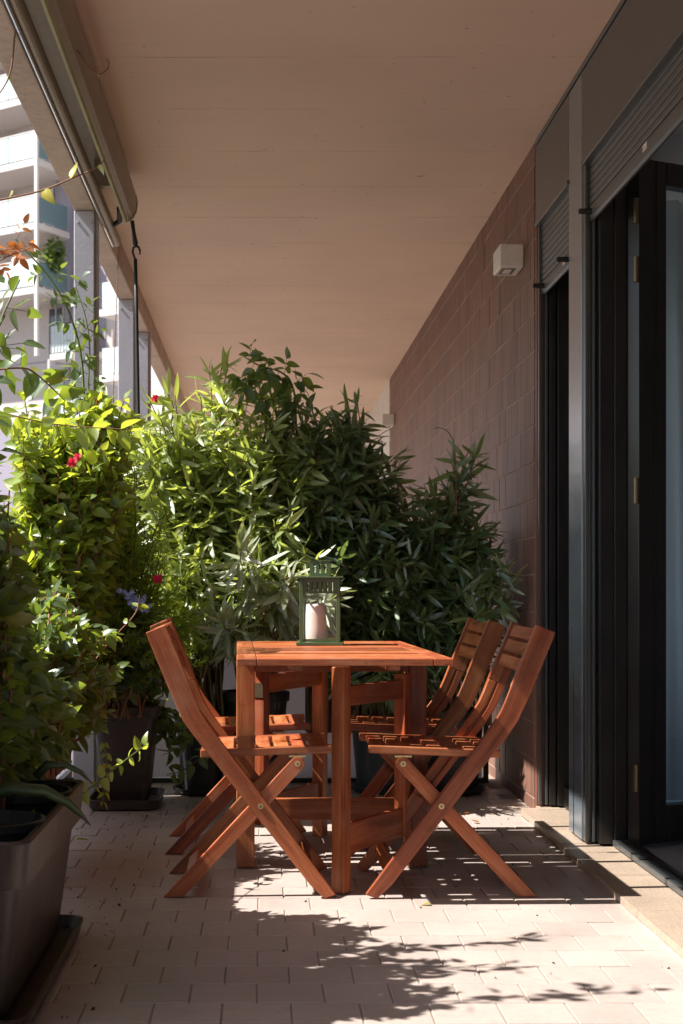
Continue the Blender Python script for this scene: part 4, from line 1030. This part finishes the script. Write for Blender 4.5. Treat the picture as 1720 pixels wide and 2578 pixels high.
rng = random.Random(8); cm = MB()
for k in range(420):
    a = rng.choice(((-.43, 5.9, .10, .35), (-.46, 3.5, .05, .5), (-.5, 4.6, .1, .6), (.95, 5.9, .14, .5), (.3, 6.2, .5, .3), (.2, 4.2, .8, .9)))
    x, y = rng.gauss(a[0], a[2]), rng.gauss(a[1], a[3])
    if not -.85 < x < 1.03 or y > 6.65: continue
    r_ = abs(rng.gauss(.0022, .0016))+.0008
    cm.add([(x+rng.uniform(-1, 1)*r_, y+rng.uniform(-1, 1)*r_*1.5, .0005+max(0, q)*r_) for q in (0, 0, 0, 1)]+[(x, y, r_)], [(0, 1, 4), (1, 2, 4), (2, 3, 4), (3, 0, 4)])
tag(obj('soil_crumbs', cm, 'soil'), 'soil crumbs and grit scattered on the floor tiles', 'soil', kind='stuff')
# ================================================================== BUILDING ACROSS THE STREET
D0 = 65.; av = Vector((-1.5, 1, 0)).normalized(); bv = Vector((.62, 1, 0)).normalized()
c0 = Vector(((93-U0)/F*D0, D0, 0)); bl = empty('apartment_building', (c0.x, c0.y, -11)); tag(bl, 'pale lavender apartment building with glass balconies beyond the open left side', 'building')
def slab(name, mt, a0, a1, b0, b1, z0, z1, parent=None):
    """block in building axes: a metres leftwards along the front, b metres back from the balcony front"""
    vs = [av*a+bv*b+Vector((0, 0, z+11)) for a in (a0, a1) for b in (b0, b1) for z in (z0, z1)]
    fs = [(0, 1, 3, 2), (4, 6, 7, 5), (0, 4, 5, 1), (2, 3, 7, 6), (0, 2, 6, 4), (1, 5, 7, 3)]
    return obj(name, MB().add(vs, fs), mt, parent or bl)
zs = [20.7-2.95*k for k in range(-3, 9)]
slab('wall', 'bwall', -14, 22, 2.4, 9, -11, 32)
slab('wall_panel', 'bwall2', -2.2, .9, 2.36, 2.398, 11.6, 32)
slab('wall_panel', 'bwall2', 1.2, 8, 2.36, 2.398, -11, 9.0)
for k, z in enumerate(zs):
    lv_ = k-3
    if lv_ <= 2:
        s = slab('balcony', 'bwhite', 0, 9, 0, 2.39, z-.30, z)
        slab('soffit', 'bwall', .1, 8.9, .12, 2.35, z-.33, z-.302, s)
        for q in range(5): slab('glass_panel', 'bglass', .12+q*1.75, .12+q*1.75+1.70, .05, .08, z+.08, z+1.25, s)
        slab('side_glass', 'bglass2', .03, .06, .15, 2.2, z+.08, z+1.2, s)
        slab('handrail', 'bwhite', 0, 9, .03, .1, z+1.26, z+1.31, s)
        w_ = slab('window', 'bdark', 1.0, 2.2, 2.33, 2.39, z+.05, z+2.3)
        slab('window_frame', 'bwhite', 1.55, 1.62, 2.31, 2.33, z+.05, z+2.3, w_)
        slab('window', 'bdark', 3.4, 6.0, 2.33, 2.39, z+.05, z+2.3)
    else:
        s = slab('balcony', 'bwhite', -2.2, .25, 1.2, 2.39, z-.28, z)
        for q in range(3): slab('glass_panel', 'bglass', -2.15+q*.8, -2.15+q*.8+.77, 1.23, 1.26, z+.05, z+1.3, s)
        for q in range(13): slab('bar', 'bwhite', -2.1+q*.19, -2.08+q*.19, 1.19, 1.22, z+.05, z+1.28, s)
        slab('window', 'bdark', .35, 1.3, 2.33, 2.39, z+.05, z+2.4)
        slab('window', 'bdark', -1.6, -.3, 2.30, 2.355, z+.05, z+2.3)
        slab('reveal', 'bwall2', .0, .3, 2.30, 2.39, z+.0, z+2.5)
        slab('joint', 'bwall2', 1.35, 9, 2.385, 2.401, z-.1, z-.04)
    # neighbouring bay to the right, seen between the posts
    s = slab('balcony', 'bwhite', -6.6, -3.4, .4, 2.39, z-1.7, z-1.4)
    for q in range(2): slab('glass_panel', 'bglass', -6.5+q*1.5, -6.5+q*1.5+1.45, .45, .48, z-1.35, z-.2, s)
    slab('window', 'bglass2', -5.2, -3.5, 2.30, 2.39, z-1.3, z+.6)
rng = random.Random(12)
for o in [c for c in bl.children if c.name.startswith('window') and not c.name.startswith('window_')]:
    vs = [v.co.copy() for v in o.data.vertices]; p0, z1 = vs[0], vs[1].z; q0 = vs[4]
    L = (q0-p0); nrm = -bv
    def bar(t0, t1, za, zb, mt, nm, off):
        a, b = p0+L*t0+nrm*off, p0+L*t1+nrm*off
        m = MB(); m.add([Vector((c.x, c.y, z))+d for c in (a, b) for d in (Vector(), nrm*.04) for z in (za, zb)], [(0, 1, 3, 2), (4, 6, 7, 5), (0, 4, 5, 1), (2, 3, 7, 6), (0, 2, 6, 4), (1, 5, 7, 3)])
        obj(nm, m, mt, o)
    bar(0, .04, p0.z, z1, 'bwhite', 'frame_bar', .01); bar(.96, 1, p0.z, z1, 'bwhite', 'frame_bar', .01); bar(.48, .52, p0.z, z1, 'bwhite', 'frame_bar', .012)
    h_ = rng.choice((0, .25, .4, .7))
    if h_: bar(.04, .96, z1-(z1-p0.z)*h_, z1-.02, 'bwall', 'blind', .004)
slab('column', 'bwhite', -.02, .14, -.02, .12, 11.6, 31)
slab('column', 'bwhite', .2, .3, 1.1, 1.2, -11, 11.6)
slab('column', 'bwhite', -2.25, -2.15, 1.1, 1.2, -11, 11.6)
slab('wing_wall', 'bwall', -14, -6.7, -1.5, 2.39, -11, 32)
bp = Vector(((135-U0)/F*66, 66, 15.8))
shrub('balcony_bush', 'dark green bush on the balcony across the street', 'shrub', None, bp, [((140, 640, 66., 30, 45, .8), 60)], kind='ovate', mt='climd', smt='stem', Lr=(.18, .3), sp=.12, whorl=3, t0=.3, ang=60, droop=.2, seed=71, n_obj=0, ymax=80, stem_r=.02)
